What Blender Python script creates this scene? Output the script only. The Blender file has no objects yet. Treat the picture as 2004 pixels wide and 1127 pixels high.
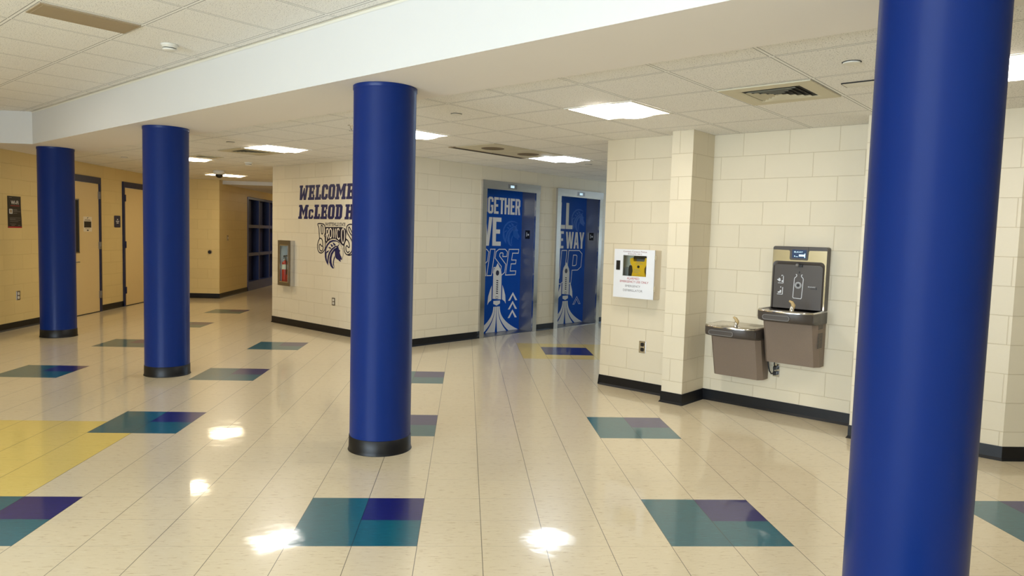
import bpy, math, random
from mathutils import Vector, Matrix
from mathutils.geometry import tessellate_polygon
random.seed(7)
C = bpy.context.scene.collection
SC = bpy.context.scene
PI = math.pi
S2 = math.sqrt(2)

# ------------------------------------------------------------------ camera
def make_camera():
    yaw, pit, rol = .06574, .07323, .02908
    fwd = Vector((math.sin(yaw), math.cos(yaw), 0)); right = Vector((math.cos(yaw), -math.sin(yaw), 0)); up = Vector((0, 0, 1))
    f2 = fwd*math.cos(pit) - up*math.sin(pit); u2 = up*math.cos(pit) + fwd*math.sin(pit)
    r3 = right*math.cos(rol) + u2*math.sin(rol); u3 = u2*math.cos(rol) - right*math.sin(rol)
    m = Matrix((( r3.x, u3.x, -f2.x, .80739), (r3.y, u3.y, -f2.y, -3.26252), (r3.z, u3.z, -f2.z, 1.46821), (0, 0, 0, 1)))
    cd = bpy.data.cameras.new('camera'); cd.sensor_width = 36; cd.lens = 36*1389.87/2004; cd.clip_start = .05; cd.clip_end = 200
    co = bpy.data.objects.new('camera', cd); C.objects.link(co); co.matrix_world = m; SC.camera = co
make_camera()

# ------------------------------------------------------------------ world, daylight, exposure
w = bpy.data.worlds.new('world'); SC.world = w; w.use_nodes = True
wb = w.node_tree.nodes['Background']; wb.inputs[0].default_value = (.62, .78, 1, 1); wb.inputs[1].default_value = 2.0
SC.view_settings.view_transform = 'Standard'; SC.view_settings.look = 'None'; SC.view_settings.gamma = 1
SC.view_settings.use_curve_mapping = False
SC.view_settings.exposure = EXPO = 0.38
LAMP = 20.0            # radiance of the ceiling troffers
DAY = 135.0            # watts of each facade window
def area(name, loc, size, power, color, direction):
    l = bpy.data.lights.new(name, 'AREA'); l.shape = 'RECTANGLE'; l.size, l.size_y = size; l.energy = power; l.color = color
    o = bpy.data.objects.new(name, l); C.objects.link(o); o.location = loc
    o.rotation_euler = Vector(direction).to_track_quat('-Z', 'Z').to_euler(); return o
for k in range(3):     # daylight through the windows of the diagonal facade behind the camera
    u = -.3 + 1.8*k; s = -8.9/S2
    area('window_daylight', ((s+u)/S2, (s-u)/S2, 1.65), (1.5, 1.9), DAY, (.72, .87, 1), (1, 1, .42))
area('hall_window_daylight', (7.42, 11.02, 1.5), (2.0, 1.3), 45, (.55, .75, 1), (-1, -1, 0))

# ------------------------------------------------------------------ helpers
def srgb(r, g, b):
    f = lambda c: (c/255/12.92) if c/255 <= .04045 else ((c/255+.055)/1.055)**2.4
    return (f(r), f(g), f(b), 1)
def tag(o, label=None, cat=None, group=None, kind=None):
    if label: o['label'] = label
    if cat: o['category'] = cat
    if group: o['group'] = group
    if kind: o['kind'] = kind
    return o
def thing(name, label, cat, loc=(0, 0, 0), rz=0, group=None):
    o = bpy.data.objects.new(name, None); C.objects.link(o); o.empty_display_size = .1
    o.location = loc; o.rotation_euler = (0, 0, rz); return tag(o, label, cat, group, 'thing')
class MB:
    def __init__(s): s.v = []; s.f = []; s.m = []; s.uv = []; s.sm = []
    def face(s, pts, uv=None, mi=0, smooth=False):
        n = len(s.v); s.v += [tuple(p) for p in pts]; s.f.append(list(range(n, n+len(pts)))); s.m.append(mi); s.sm.append(smooth)
        s.uv.append(uv or [(0, 0)]*len(pts))
    def box(s, x0, x1, y0, y1, z0, z1, mi=0):
        s.face([(x0,y0,z0),(x1,y0,z0),(x1,y0,z1),(x0,y0,z1)], [(x0,z0),(x1,z0),(x1,z1),(x0,z1)], mi)
        s.face([(x1,y1,z0),(x0,y1,z0),(x0,y1,z1),(x1,y1,z1)], [(x1,z0),(x0,z0),(x0,z1),(x1,z1)], mi)
        s.face([(x0,y1,z0),(x0,y0,z0),(x0,y0,z1),(x0,y1,z1)], [(y1,z0),(y0,z0),(y0,z1),(y1,z1)], mi)
        s.face([(x1,y0,z0),(x1,y1,z0),(x1,y1,z1),(x1,y0,z1)], [(y0,z0),(y1,z0),(y1,z1),(y0,z1)], mi)
        s.face([(x0,y0,z1),(x1,y0,z1),(x1,y1,z1),(x0,y1,z1)], [(x0,y0),(x1,y0),(x1,y1),(x0,y1)], mi)
        s.face([(x0,y1,z0),(x1,y1,z0),(x1,y0,z0),(x0,y0,z0)], [(x0,y1),(x1,y1),(x1,y0),(x0,y0)], mi)
        return s
    def poly(s, loops, y, t=0, mi=0):
        """flat shape in the x-z plane (loops: outer then holes), facing -y, front at y, thickness t behind it"""
        if isinstance(loops[0][0], (int, float)): loops = [loops]
        pts = [p for l in loops for p in l]
        tri = tessellate_polygon([[Vector((p[0], p[1], 0)) for p in l] for l in loops])
        for a in tri:
            q = [pts[i] for i in a]
            ar = (q[1][0]-q[0][0])*(q[2][1]-q[0][1]) - (q[2][0]-q[0][0])*(q[1][1]-q[0][1])
            if abs(ar) < 1e-12: continue
            if ar < 0: q = q[::-1]
            s.face([(p[0], y, p[1]) for p in q], [(p[0], p[1]) for p in q], mi)
        if t:
            for k, l in enumerate(loops):
                ar = sum(l[i-1][0]*l[i][1]-l[i][0]*l[i-1][1] for i in range(len(l)))
                ll = l if (ar > 0) == (k == 0) else l[::-1]
                for i in range(len(ll)):
                    a, b = ll[i], ll[(i+1) % len(ll)]
                    s.face([(a[0],y,a[1]),(a[0],y+t,a[1]),(b[0],y+t,b[1]),(b[0],y,b[1])], None, mi)
        return s
    def ribbon(s, pts, wd, y, t=0, closed=False, mi=0):
        n = len(pts)
        if closed and pts[0] == pts[-1]: pts = pts[:-1]; n -= 1
        L = []; R = []
        for i in range(n):
            a = pts[(i-1) % n] if (closed or i > 0) else None; b = pts[i]; c = pts[(i+1) % n] if (closed or i < n-1) else None
            ds = []
            for p, q in ((a, b), (b, c)):
                if p is None or q is None: continue
                d = Vector((q[0]-p[0], q[1]-p[1])); 
                if d.length > 1e-9: ds.append(d.normalized())
            if not ds: ds = [Vector((1, 0))]
            m = (ds[0]+ds[-1]); m = m.normalized() if m.length > 1e-3 else ds[0]
            nn = Vector((-m.y, m.x)); k = 1/max(.45, abs(nn.dot(Vector((-ds[0].y, ds[0].x)))))
            L.append((b[0]+nn.x*wd/2*k, b[1]+nn.y*wd/2*k)); R.append((b[0]-nn.x*wd/2*k, b[1]-nn.y*wd/2*k))
        for i in range(n if closed else n-1):
            j = (i+1) % n
            s.poly([R[i], R[j], L[j], L[i]], y, t, mi)
        return s
    def loft(s, rings, caps=(True, True), mi=0, smooth=True, closed=True):
        n = len(rings[0])
        for a, b in zip(rings[:-1], rings[1:]):
            for i in range(n if closed else n-1):
                j = (i+1) % n; s.face([a[i], a[j], b[j], b[i]], None, mi, smooth)
        if caps[0]: s.face(rings[0][::-1], None, mi)
        if caps[1]: s.face(rings[-1], None, mi)
        return s
    def cyl(s, c, r, z0, z1, n=24, mi=0, caps=(True, True), r1=None):
        r1 = r if r1 is None else r1
        return s.loft([[(c[0]+q*math.cos(2*PI*i/n), c[1]+q*math.sin(2*PI*i/n), z) for i in range(n)] for q, z in ((r, z0), (r1, z1))], caps, mi)
    def lathe(s, c, prof, n=32, mi=0, caps=(True, True)):
        return s.loft([[(c[0]+r*math.cos(2*PI*i/n), c[1]+r*math.sin(2*PI*i/n), z) for i in range(n)] for r, z in prof], caps, mi)
    def tube(s, pts, r, n=10, mi=0):
        pts = [Vector(p) for p in pts]; rings = []
        for i, p in enumerate(pts):
            d = (pts[min(i+1, len(pts)-1)] - pts[max(i-1, 0)]).normalized()
            a = d.orthogonal().normalized() if i == 0 else (a - d*a.dot(d)).normalized()
            b = d.cross(a); rr = r[i] if isinstance(r, (list, tuple)) else r
            rings.append([tuple(p + a*rr*math.cos(2*PI*k/n) + b*rr*math.sin(2*PI*k/n)) for k in range(n)])
        return s.loft(rings, (True, True), mi)
    def build(s, name, mats, parent=None, bevel=0, weld=True):
        me = bpy.data.meshes.new(name); me.from_pydata(s.v, [], s.f)
        if not isinstance(mats, (list, tuple)): mats = [mats]
        for m in mats: me.materials.append(m)
        uv = me.uv_layers.new(name='UVMap').data; k = 0
        for f, u in zip(s.f, s.uv):
            for j in range(len(f)): uv[k].uv = u[j]; k += 1
        for p, mi, sm in zip(me.polygons, s.m, s.sm): p.material_index = mi; p.use_smooth = sm
        if weld:
            import bmesh
            bm = bmesh.new(); bm.from_mesh(me); bmesh.ops.remove_doubles(bm, verts=bm.verts, dist=1e-5); bm.to_mesh(me); bm.free()
        o = bpy.data.objects.new(name, me); C.objects.link(o)
        if parent: o.parent = parent
        if bevel:
            b = o.modifiers.new('bevel', 'BEVEL'); b.width = bevel; b.segments = 2; b.limit_method = 'ANGLE'; b.angle_limit = math.radians(40)
        return o
def text_faces(mb, body, x0, x1, z0, z1, y, bold=0, mi=0, t=0):
    """text fitted into a rectangle of the x-z plane, built with the built-in font"""
    cu = bpy.data.curves.new('txt', 'FONT'); cu.body = body; cu.offset = bold; cu.resolution_u = 3
    ob = bpy.data.objects.new('txt', cu); C.objects.link(ob); dg = bpy.context.evaluated_depsgraph_get()
    me = bpy.data.meshes.new_from_object(ob.evaluated_get(dg))
    xs = [v.co.x for v in me.vertices]; ys = [v.co.y for v in me.vertices]
    a, b, c, d = min(xs), max(xs), min(ys), max(ys)
    f = lambda v: (x0+(v.co.x-a)/(b-a)*(x1-x0), y, z0+(v.co.y-c)/(d-c)*(z1-z0))
    for p in me.polygons:
        q = [f(me.vertices[i]) for i in p.vertices]
        mb.face(q if p.normal.z > 0 else q[::-1], None, mi)
    bpy.data.objects.remove(ob); bpy.data.curves.remove(cu); bpy.data.meshes.remove(me)
    return mb
def rrect(x0, x1, z0, z1, r, n=5, tl=True, bl=True):
    P = []
    for cx, cz, a0, on in ((x1-r, z0+r, -PI/2, bl), (x1-r, z1-r, 0, tl), (x0+r, z1-r, PI/2, tl), (x0+r, z0+r, PI, bl)):
        if on: P += [(cx+r*math.cos(a0+PI/2*k/n), cz+r*math.sin(a0+PI/2*k/n)) for k in range(n+1)]
        else: P.append((x1 if cx > (x0+x1)/2 else x0, z0 if cz < (z0+z1)/2 else z1))
    return P
def smooth(P, closed=False, n=4):
    """Catmull-Rom through the points"""
    P = list(P)
    if closed and P[0] == P[-1]: P = P[:-1]
    m = len(P); out = []
    for i in range(m if closed else m-1):
        q = [P[(i+j) % m] if closed else P[min(max(i+j, 0), m-1)] for j in (-1, 0, 1, 2)]
        for k in range(n):
            t = k/n; out.append(tuple(.5*((2*q[1][a])+(-q[0][a]+q[2][a])*t+(2*q[0][a]-5*q[1][a]+4*q[2][a]-q[3][a])*t*t+(-q[0][a]+3*q[1][a]-3*q[2][a]+q[3][a])*t**3) for a in (0, 1)))
    if not closed: out.append(P[-1])
    return out
def copy_tree(o, parent=None):
    c = o.copy(); C.objects.link(c); c.parent = parent
    for ch in list(o.children): copy_tree(ch, c)
    return c

# ------------------------------------------------------------------ materials
def new_mat(name, col, rough=.5, metal=0, spec=.5, coat=0, coat_r=.05):
    m = bpy.data.materials.new(name); m.use_nodes = True; b = m.node_tree.nodes['Principled BSDF']
    b.inputs['Base Color'].default_value = col; b.inputs['Roughness'].default_value = rough; b.inputs['Metallic'].default_value = metal
    b.inputs['Specular IOR Level'].default_value = spec; b.inputs['Coat Weight'].default_value = coat; b.inputs['Coat Roughness'].default_value = coat_r
    return m
def N(m, t, **k):
    n = m.node_tree.nodes.new(t)
    for a, v in k.items(): setattr(n, a, v)
    return n
def L(m, a, b): m.node_tree.links.new(a, b)
def bsdf(m): return m.node_tree.nodes['Principled BSDF']
def noise_var(m, col, amt=.06, scale=6, stretch=(1, 1, 1), bump=0, bscale=200, detail=3):
    """slow tone variation and an optional fine bump"""
    tc = N(m, 'ShaderNodeTexCoord'); mp = N(m, 'ShaderNodeMapping'); mp.inputs['Scale'].default_value = stretch; L(m, tc.outputs['Object'], mp.inputs[0])
    n = N(m, 'ShaderNodeTexNoise'); n.inputs['Scale'].default_value = scale; n.inputs['Detail'].default_value = detail; L(m, mp.outputs[0], n.inputs['Vector'])
    r = N(m, 'ShaderNodeMapRange'); r.inputs['To Min'].default_value = 1-amt; r.inputs['To Max'].default_value = 1+amt; L(m, n.outputs['Fac'], r.inputs[0])
    mx = N(m, 'ShaderNodeMix', data_type='RGBA', blend_type='MULTIPLY'); mx.inputs[0].default_value = 1; mx.inputs[6].default_value = col
    L(m, r.outputs[0], mx.inputs[7]); L(m, mx.outputs[2], bsdf(m).inputs['Base Color'])
    if bump:
        n2 = N(m, 'ShaderNodeTexNoise'); n2.inputs['Scale'].default_value = bscale; L(m, mp.outputs[0], n2.inputs['Vector'])
        bp = N(m, 'ShaderNodeBump'); bp.inputs['Strength'].default_value = bump; bp.inputs['Distance'].default_value = .002; L(m, n2.outputs['Fac'], bp.inputs['Height']); L(m, bp.outputs[0], bsdf(m).inputs['Normal'])
    return m
def block_mat(name, col, mortar, rough=.42):
    m = new_mat(name, col, rough)
    uv = N(m, 'ShaderNodeUVMap')
    br = N(m, 'ShaderNodeTexBrick'); br.offset = .5; br.inputs['Scale'].default_value = 1
    br.inputs['Color1'].default_value = col; br.inputs['Color2'].default_value = tuple(c*.955 for c in col[:3])+(1,); br.inputs['Mortar'].default_value = mortar
    br.inputs['Mortar Size'].default_value = .0032; br.inputs['Mortar Smooth'].default_value = .4; br.inputs['Brick Width'].default_value = .4064; br.inputs['Row Height'].default_value = .2032
    L(m, uv.outputs[0], br.inputs['Vector'])
    n = N(m, 'ShaderNodeTexNoise'); n.inputs['Scale'].default_value = 2.2; n.inputs['Detail'].default_value = 4; L(m, uv.outputs[0], n.inputs['Vector'])
    r = N(m, 'ShaderNodeMapRange'); r.inputs['To Min'].default_value = .95; r.inputs['To Max'].default_value = 1.04; L(m, n.outputs['Fac'], r.inputs[0])
    mx = N(m, 'ShaderNodeMix', data_type='RGBA', blend_type='MULTIPLY'); mx.inputs[0].default_value = 1; L(m, br.outputs['Color'], mx.inputs[6]); L(m, r.outputs[0], mx.inputs[7]); L(m, mx.outputs[2], bsdf(m).inputs['Base Color'])
    n2 = N(m, 'ShaderNodeTexNoise'); n2.inputs['Scale'].default_value = 90; n2.inputs['Detail'].default_value = 3; L(m, uv.outputs[0], n2.inputs['Vector'])
    a = N(m, 'ShaderNodeMath', operation='MULTIPLY_ADD'); a.inputs[1].default_value = .22; L(m, n2.outputs['Fac'], a.inputs[0])
    iv = N(m, 'ShaderNodeMath', operation='SUBTRACT'); iv.inputs[0].default_value = 1; L(m, br.outputs['Fac'], iv.inputs[1]); L(m, iv.outputs[0], a.inputs[2])
    bp = N(m, 'ShaderNodeBump'); bp.inputs['Strength'].default_value = .7; bp.inputs['Distance'].default_value = .003; L(m, a.outputs[0], bp.inputs['Height']); L(m, bp.outputs[0], bsdf(m).inputs['Normal'])
    return m
def vct_mat(name, col, dark, light, amt=.5):
    """vinyl composition tile: streaky flecks, thin seams, waxed"""
    m = new_mat(name, col, .28, coat=.6, coat_r=.06)
    uv = N(m, 'ShaderNodeUVMap')     # one unit per tile
    mp = N(m, 'ShaderNodeMapping'); mp.inputs['Scale'].default_value = (5, 26, 1); L(m, uv.outputs[0], mp.inputs[0])
    n = N(m, 'ShaderNodeTexNoise'); n.inputs['Scale'].default_value = 1; n.inputs['Detail'].default_value = 5; n.inputs['Roughness'].default_value = .65; L(m, mp.outputs[0], n.inputs['Vector'])
    cr = N(m, 'ShaderNodeValToRGB'); e = cr.color_ramp.elements; e[0].position = .30; e[0].color = dark; e[1].position = .43; e[1].color = col
    e2 = cr.color_ramp.elements.new(.58); e2.color = col; e3 = cr.color_ramp.elements.new(.72); e3.color = light; L(m, n.outputs['Fac'], cr.inputs[0])
    n3 = N(m, 'ShaderNodeTexNoise'); n3.inputs['Scale'].default_value = .35; n3.inputs['Detail'].default_value = 4; L(m, uv.outputs[0], n3.inputs['Vector'])
    r = N(m, 'ShaderNodeMapRange'); r.inputs['To Min'].default_value = .93; r.inputs['To Max'].default_value = 1.05; L(m, n3.outputs['Fac'], r.inputs[0])
    mx = N(m, 'ShaderNodeMix', data_type='RGBA', blend_type='MULTIPLY'); mx.inputs[0].default_value = 1; L(m, cr.outputs[0], mx.inputs[6]); L(m, r.outputs[0], mx.inputs[7])
    sx = N(m, 'ShaderNodeSeparateXYZ'); L(m, uv.outputs[0], sx.inputs[0]); seam = []
    for ax, wd in ((0, .0055), (1, .0035)):
        fr = N(m, 'ShaderNodeMath', operation='FRACT'); L(m, sx.outputs[ax], fr.inputs[0])
        pp = N(m, 'ShaderNodeMath', operation='PINGPONG'); pp.inputs[1].default_value = .5; L(m, sx.outputs[ax], pp.inputs[0])
        lt = N(m, 'ShaderNodeMath', operation='LESS_THAN'); lt.inputs[1].default_value = wd; L(m, pp.outputs[0], lt.inputs[0]); seam.append(lt)
        m.node_tree.nodes.remove(fr)
    mxm = N(m, 'ShaderNodeMath', operation='MAXIMUM'); L(m, seam[0].outputs[0], mxm.inputs[0])
    sc = N(m, 'ShaderNodeMath', operation='MULTIPLY'); sc.inputs[1].default_value = .45; L(m, seam[1].outputs[0], sc.inputs[0]); L(m, sc.outputs[0], mxm.inputs[1])
    m2 = N(m, 'ShaderNodeMix', data_type='RGBA'); L(m, mxm.outputs[0], m2.inputs[0]); L(m, mx.outputs[2], m2.inputs[6]); m2.inputs[7].default_value = tuple(c*.22 for c in col[:3])+(1,)
    L(m, m2.outputs[2], bsdf(m).inputs['Base Color'])
    nb = N(m, 'ShaderNodeTexNoise'); nb.inputs['Scale'].default_value = 2.2; nb.inputs['Detail'].default_value = 2; L(m, uv.outputs[0], nb.inputs['Vector'])
    bp = N(m, 'ShaderNodeBump'); bp.inputs['Strength'].default_value = .12; bp.inputs['Distance'].default_value = .006; L(m, nb.outputs['Fac'], bp.inputs['Height'])
    L(m, bp.outputs[0], bsdf(m).inputs['Normal']); L(m, bp.outputs[0], bsdf(m).inputs['Coat Normal'])
    return m
def acoustic_mat(name, col, tee, width=.6096):
    """lay-in ceiling panels, uv in metres measured from a grid line"""
    m = new_mat(name, col, .85, spec=.2)
    uv = N(m, 'ShaderNodeUVMap')
    n = N(m, 'ShaderNodeTexNoise'); n.inputs['Scale'].default_value = 135; n.inputs['Detail'].default_value = 3; n.inputs['Roughness'].default_value = .55; L(m, uv.outputs[0], n.inputs['Vector'])
    cr = N(m, 'ShaderNodeValToRGB'); e = cr.color_ramp.elements; e[0].position = .35; e[0].color = tuple(c*.32 for c in col[:3])+(1,); e[1].position = .405; e[1].color = col; L(m, n.outputs['Fac'], cr.inputs[0])
    sx = N(m, 'ShaderNodeSeparateXYZ'); L(m, uv.outputs[0], sx.inputs[0]); ds = []
    for ax in (0, 1):
        pp = N(m, 'ShaderNodeMath', operation='PINGPONG'); pp.inputs[1].default_value = width/2; L(m, sx.outputs[ax], pp.inputs[0]); ds.append(pp)
    mn = N(m, 'ShaderNodeMath', operation='MINIMUM'); L(m, ds[0].outputs[0], mn.inputs[0]); L(m, ds[1].outputs[0], mn.inputs[1])
    c2 = N(m, 'ShaderNodeValToRGB'); c2.color_ramp.interpolation = 'CONSTANT'; e = c2.color_ramp.elements
    e[0].position = 0; e[0].color = (0, 0, 0, 1); e[1].position = .012/.3048; e[1].color = (1, 1, 1, 1); x = c2.color_ramp.elements.new(.0155/.3048); x.color = (.5, .5, .5, 1)
    k = N(m, 'ShaderNodeMath', operation='DIVIDE'); k.inputs[1].default_value = .3048; L(m, mn.outputs[0], k.inputs[0]); L(m, k.outputs[0], c2.inputs[0])
    tcol = N(m, 'ShaderNodeMix', data_type='RGBA'); tcol.inputs[6].default_value = tee; L(m, cr.outputs[0], tcol.inputs[7])
    g1 = N(m, 'ShaderNodeMath', operation='GREATER_THAN'); g1.inputs[1].default_value = .0090; L(m, mn.outputs[0], g1.inputs[0]); L(m, g1.outputs[0], tcol.inputs[0])
    g2 = N(m, 'ShaderNodeMath', operation='COMPARE'); g2.inputs[1].default_value = .0108; g2.inputs[2].default_value = .0028; L(m, mn.outputs[0], g2.inputs[0])  # painted shadow edge along both sides of each tee
    g3 = N(m, 'ShaderNodeMath', operation='MULTIPLY'); g3.inputs[1].default_value = .85; L(m, g2.outputs[0], g3.inputs[0])
    fin = N(m, 'ShaderNodeMix', data_type='RGBA'); L(m, g3.outputs[0], fin.inputs[0]); L(m, tcol.outputs[2], fin.inputs[6]); fin.inputs[7].default_value = tuple(c*.25 for c in col[:3])+(1,)
    L(m, fin.outputs[2], bsdf(m).inputs['Base Color'])
    m.node_tree.nodes.remove(c2); m.node_tree.nodes.remove(k)
    bp = N(m, 'ShaderNodeBump'); bp.inputs['Strength'].default_value = .5; bp.inputs['Distance'].default_value = .003; L(m, n.outputs['Fac'], bp.inputs['Height']); L(m, bp.outputs[0], bsdf(m).inputs['Normal'])
    return m
def emit_mat(name, col, st):
    m = new_mat(name, col); b = bsdf(m); b.inputs['Emission Color'].default_value = col; b.inputs['Emission Strength'].default_value = st; return m
def glass_mat(name, tint=(.9, .95, .95, 1)):
    m = bpy.data.materials.new(name); m.use_nodes = True; nt = m.node_tree; nt.nodes.clear()
    o = nt.nodes.new('ShaderNodeOutputMaterial'); t = nt.nodes.new('ShaderNodeBsdfTransparent'); t.inputs[0].default_value = tint
    g = nt.nodes.new('ShaderNodeBsdfGlossy'); g.inputs['Roughness'].default_value = .03; x = nt.nodes.new('ShaderNodeMixShader'); lw = nt.nodes.new('ShaderNodeLayerWeight'); lw.inputs[0].default_value = .5; pw = nt.nodes.new('ShaderNodeMath'); pw.operation = 'POWER'; pw.inputs[1].default_value = 4; nt.links.new(lw.outputs['Facing'], pw.inputs[0])
    f = nt.nodes.new('ShaderNodeMath'); f.operation = 'MULTIPLY_ADD'; f.inputs[1].default_value = .5; f.inputs[2].default_value = .03; nt.links.new(pw.outputs[0], f.inputs[0])
    nt.links.new(f.outputs[0], x.inputs[0]); nt.links.new(t.outputs[0], x.inputs[1]); nt.links.new(g.outputs[0], x.inputs[2]); nt.links.new(x.outputs[0], o.inputs[0]); return m
def brushed(name, col, rough=.28, stretch=(3, 3, 120)):
    m = new_mat(name, col, rough, 1); noise_var(m, col, .10, 3, stretch)
    return m
M = {}
M['block'] = block_mat('cream_block', srgb(220, 209, 184), srgb(203, 190, 162))
M['block_y'] = block_mat('warm_lit_block', srgb(224, 201, 142), srgb(213, 189, 128))  # the cream block again, warm lamp light partly put into its yellower colour
M['white'] = noise_var(new_mat('white_drywall', srgb(212, 211, 208), .7), srgb(212, 211, 208), .015, 1.5)
M['soffit'] = noise_var(new_mat('soffit_paint', srgb(238, 232, 226), .7), srgb(238, 232, 226), .02, 1.5)
M['blue'] = noise_var(new_mat('blue_enamel', srgb(0, 36, 104), .40, spec=.2, coat=.10, coat_r=.2), srgb(0, 36, 104), .02, 3, bump=.12, bscale=60)
M['base'] = new_mat('black_vinyl', srgb(8, 9, 14), .4, spec=.35)
M['beige'] = vct_mat('vct_beige', srgb(218, 203, 172), srgb(180, 156, 118), srgb(226, 214, 190))
M['teal'] = vct_mat('vct_teal', srgb(0, 92, 108), srgb(0, 66, 84), srgb(24, 120, 130))
M['navy'] = vct_mat('vct_navy', srgb(20, 20, 98), srgb(10, 10, 66), srgb(42, 42, 126))
M['yellow'] = vct_mat('vct_yellow', srgb(226, 200, 112), srgb(204, 172, 84), srgb(234, 212, 140))
M['tile'] = acoustic_mat('acoustic_tile', srgb(243, 241, 237), srgb(244, 243, 240))
M['plastic_w'] = new_mat('white_plastic', srgb(225, 222, 212), .4)
M['metal_w'] = new_mat('white_painted_metal', srgb(222, 218, 205), .4)
M['vent_tan'] = new_mat('vent_tan', srgb(206, 198, 172), .5)
M['sooty'] = noise_var(new_mat('sooty_metal', srgb(112, 98, 76), .7), srgb(112, 98, 76), .25, 12)
M['black'] = new_mat('black_plastic', srgb(14, 14, 16), .4)
M['dark'] = new_mat('dark_void', srgb(24, 22, 20), .7)
M['brown'] = new_mat('brown_metal', srgb(164, 146, 118), .6)
M['steel'] = brushed('stainless', (.55, .55, .56, 1), .14)
M['jamb'] = brushed('jamb_stainless', (.40, .40, .42, 1), .34)
M['steel_d'] = brushed('dark_stainless', (.30, .30, .31, 1), .3)
M['chrome'] = new_mat('chrome', (.8, .8, .8, 1), .08, 1)
M['navy_paint'] = new_mat('navy_door_paint', srgb(18, 26, 66), .4)
M['door'] = noise_var(new_mat('tan_door_paint', srgb(222, 198, 146), .45), srgb(222, 198, 146), .03, 2)
M['ink'] = new_mat('navy_vinyl_lettering', srgb(14, 18, 78), .45)
M['ink_d'] = new_mat('dark_vinyl_lettering', srgb(18, 16, 40), .45)
M['cream'] = new_mat('cream_lettering', srgb(232, 221, 200), .45)
M['wrap'] = noise_var(new_mat('blue_door_wrap', srgb(0, 74, 174), .38, spec=.15), srgb(0, 74, 174), .16, 2.5)
M['wrap_l'] = new_mat('pale_blue_print', srgb(10, 90, 190), .35)
M['wrap_w'] = new_mat('white_print', srgb(226, 228, 232), .35)
M['red'] = new_mat('extinguisher_red', srgb(190, 14, 18), .3)
M['redink'] = new_mat('red_ink', srgb(170, 24, 40), .5)
M['greyink'] = new_mat('grey_ink', srgb(120, 118, 118), .5)
M['yellowp'] = new_mat('yellow_plastic', srgb(240, 180, 8), .4)
M['grey'] = new_mat('grey_plastic', srgb(118, 116, 114), .5)
M['taupe'] = noise_var(new_mat('taupe_granite_vinyl', srgb(128, 112, 98), .5), srgb(128, 112, 98), .16, 260, detail=2)
M['charcoal'] = new_mat('charcoal_plastic', srgb(72, 66, 62), .38)
M['brass'] = new_mat('tan_rubber', srgb(186, 160, 112), .4)
M['screen'] = emit_mat('blue_display', srgb(10, 42, 80), .25)
M['screen_l'] = emit_mat('lit_display', srgb(190, 220, 235), .6)
M['glass'] = glass_mat('clear_glass')
M['clear'] = new_mat('white_marking', srgb(205, 208, 212), .5)
def lens(name, col, k=1): return emit_mat(name, col, LAMP*k)
M['lens_n'] = lens('lens_neutral', (1, .94, .86, 1))
M['lens_w'] = lens('lens_warm', (1, .85, .60, 1), 1.15)
M['lens_c'] = lens('lens_cool', (.84, .91, 1, 1), .8)
# ------------------------------------------------------------------ the room shell
ZL, ZH, ZS = 2.437, 2.805, 2.415
T = .3048
def struct(o): o['kind'] = 'structure'; return o
def uvp(u, v): return ((v+u)/S2, (v-u)/S2)       # u along the beam, v across it, to world x, y
# floor: one quad per tile, colour by pattern
fl = MB()
inlays = ({(i, j) for i in range(-1, 3) for j in (-1, 0, 1, 2)} - {(1, 2), (2, 2), (2, 1)}) | {(-2, -1), (-2, 0), (-2, 1), (-2, 2), (-2, 3), (-1, 3), (-2, 4), (-2, 5)}
def tile_kind(x, y):
    for i, j in inlays:
        a, b = x-6*i, y-6*j
        if 0 <= a < 2 and 0 <= b < 2: return 2 if (a == 1 and b == 1) else 1
    if 6 <= x < 8 and 18 <= y < 20: return 2
    if 5 <= x < 9 and 17 <= y < 21: return 3
    if -11 <= x < -5 and 1 <= y < 7: return 3
    return 0
for x in range(-18, 38):
    for y in range(-34, 62):
        fl.face([(x*T, y*T, 0), (x*T+T, y*T, 0), (x*T+T, y*T+T, 0), (x*T, y*T+T, 0)], [(x, y), (x+1, y), (x+1, y+1), (x, y+1)], tile_kind(x, y))
struct(fl.build('floor', [M['beige'], M['teal'], M['navy'], M['yellow']]))

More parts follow.
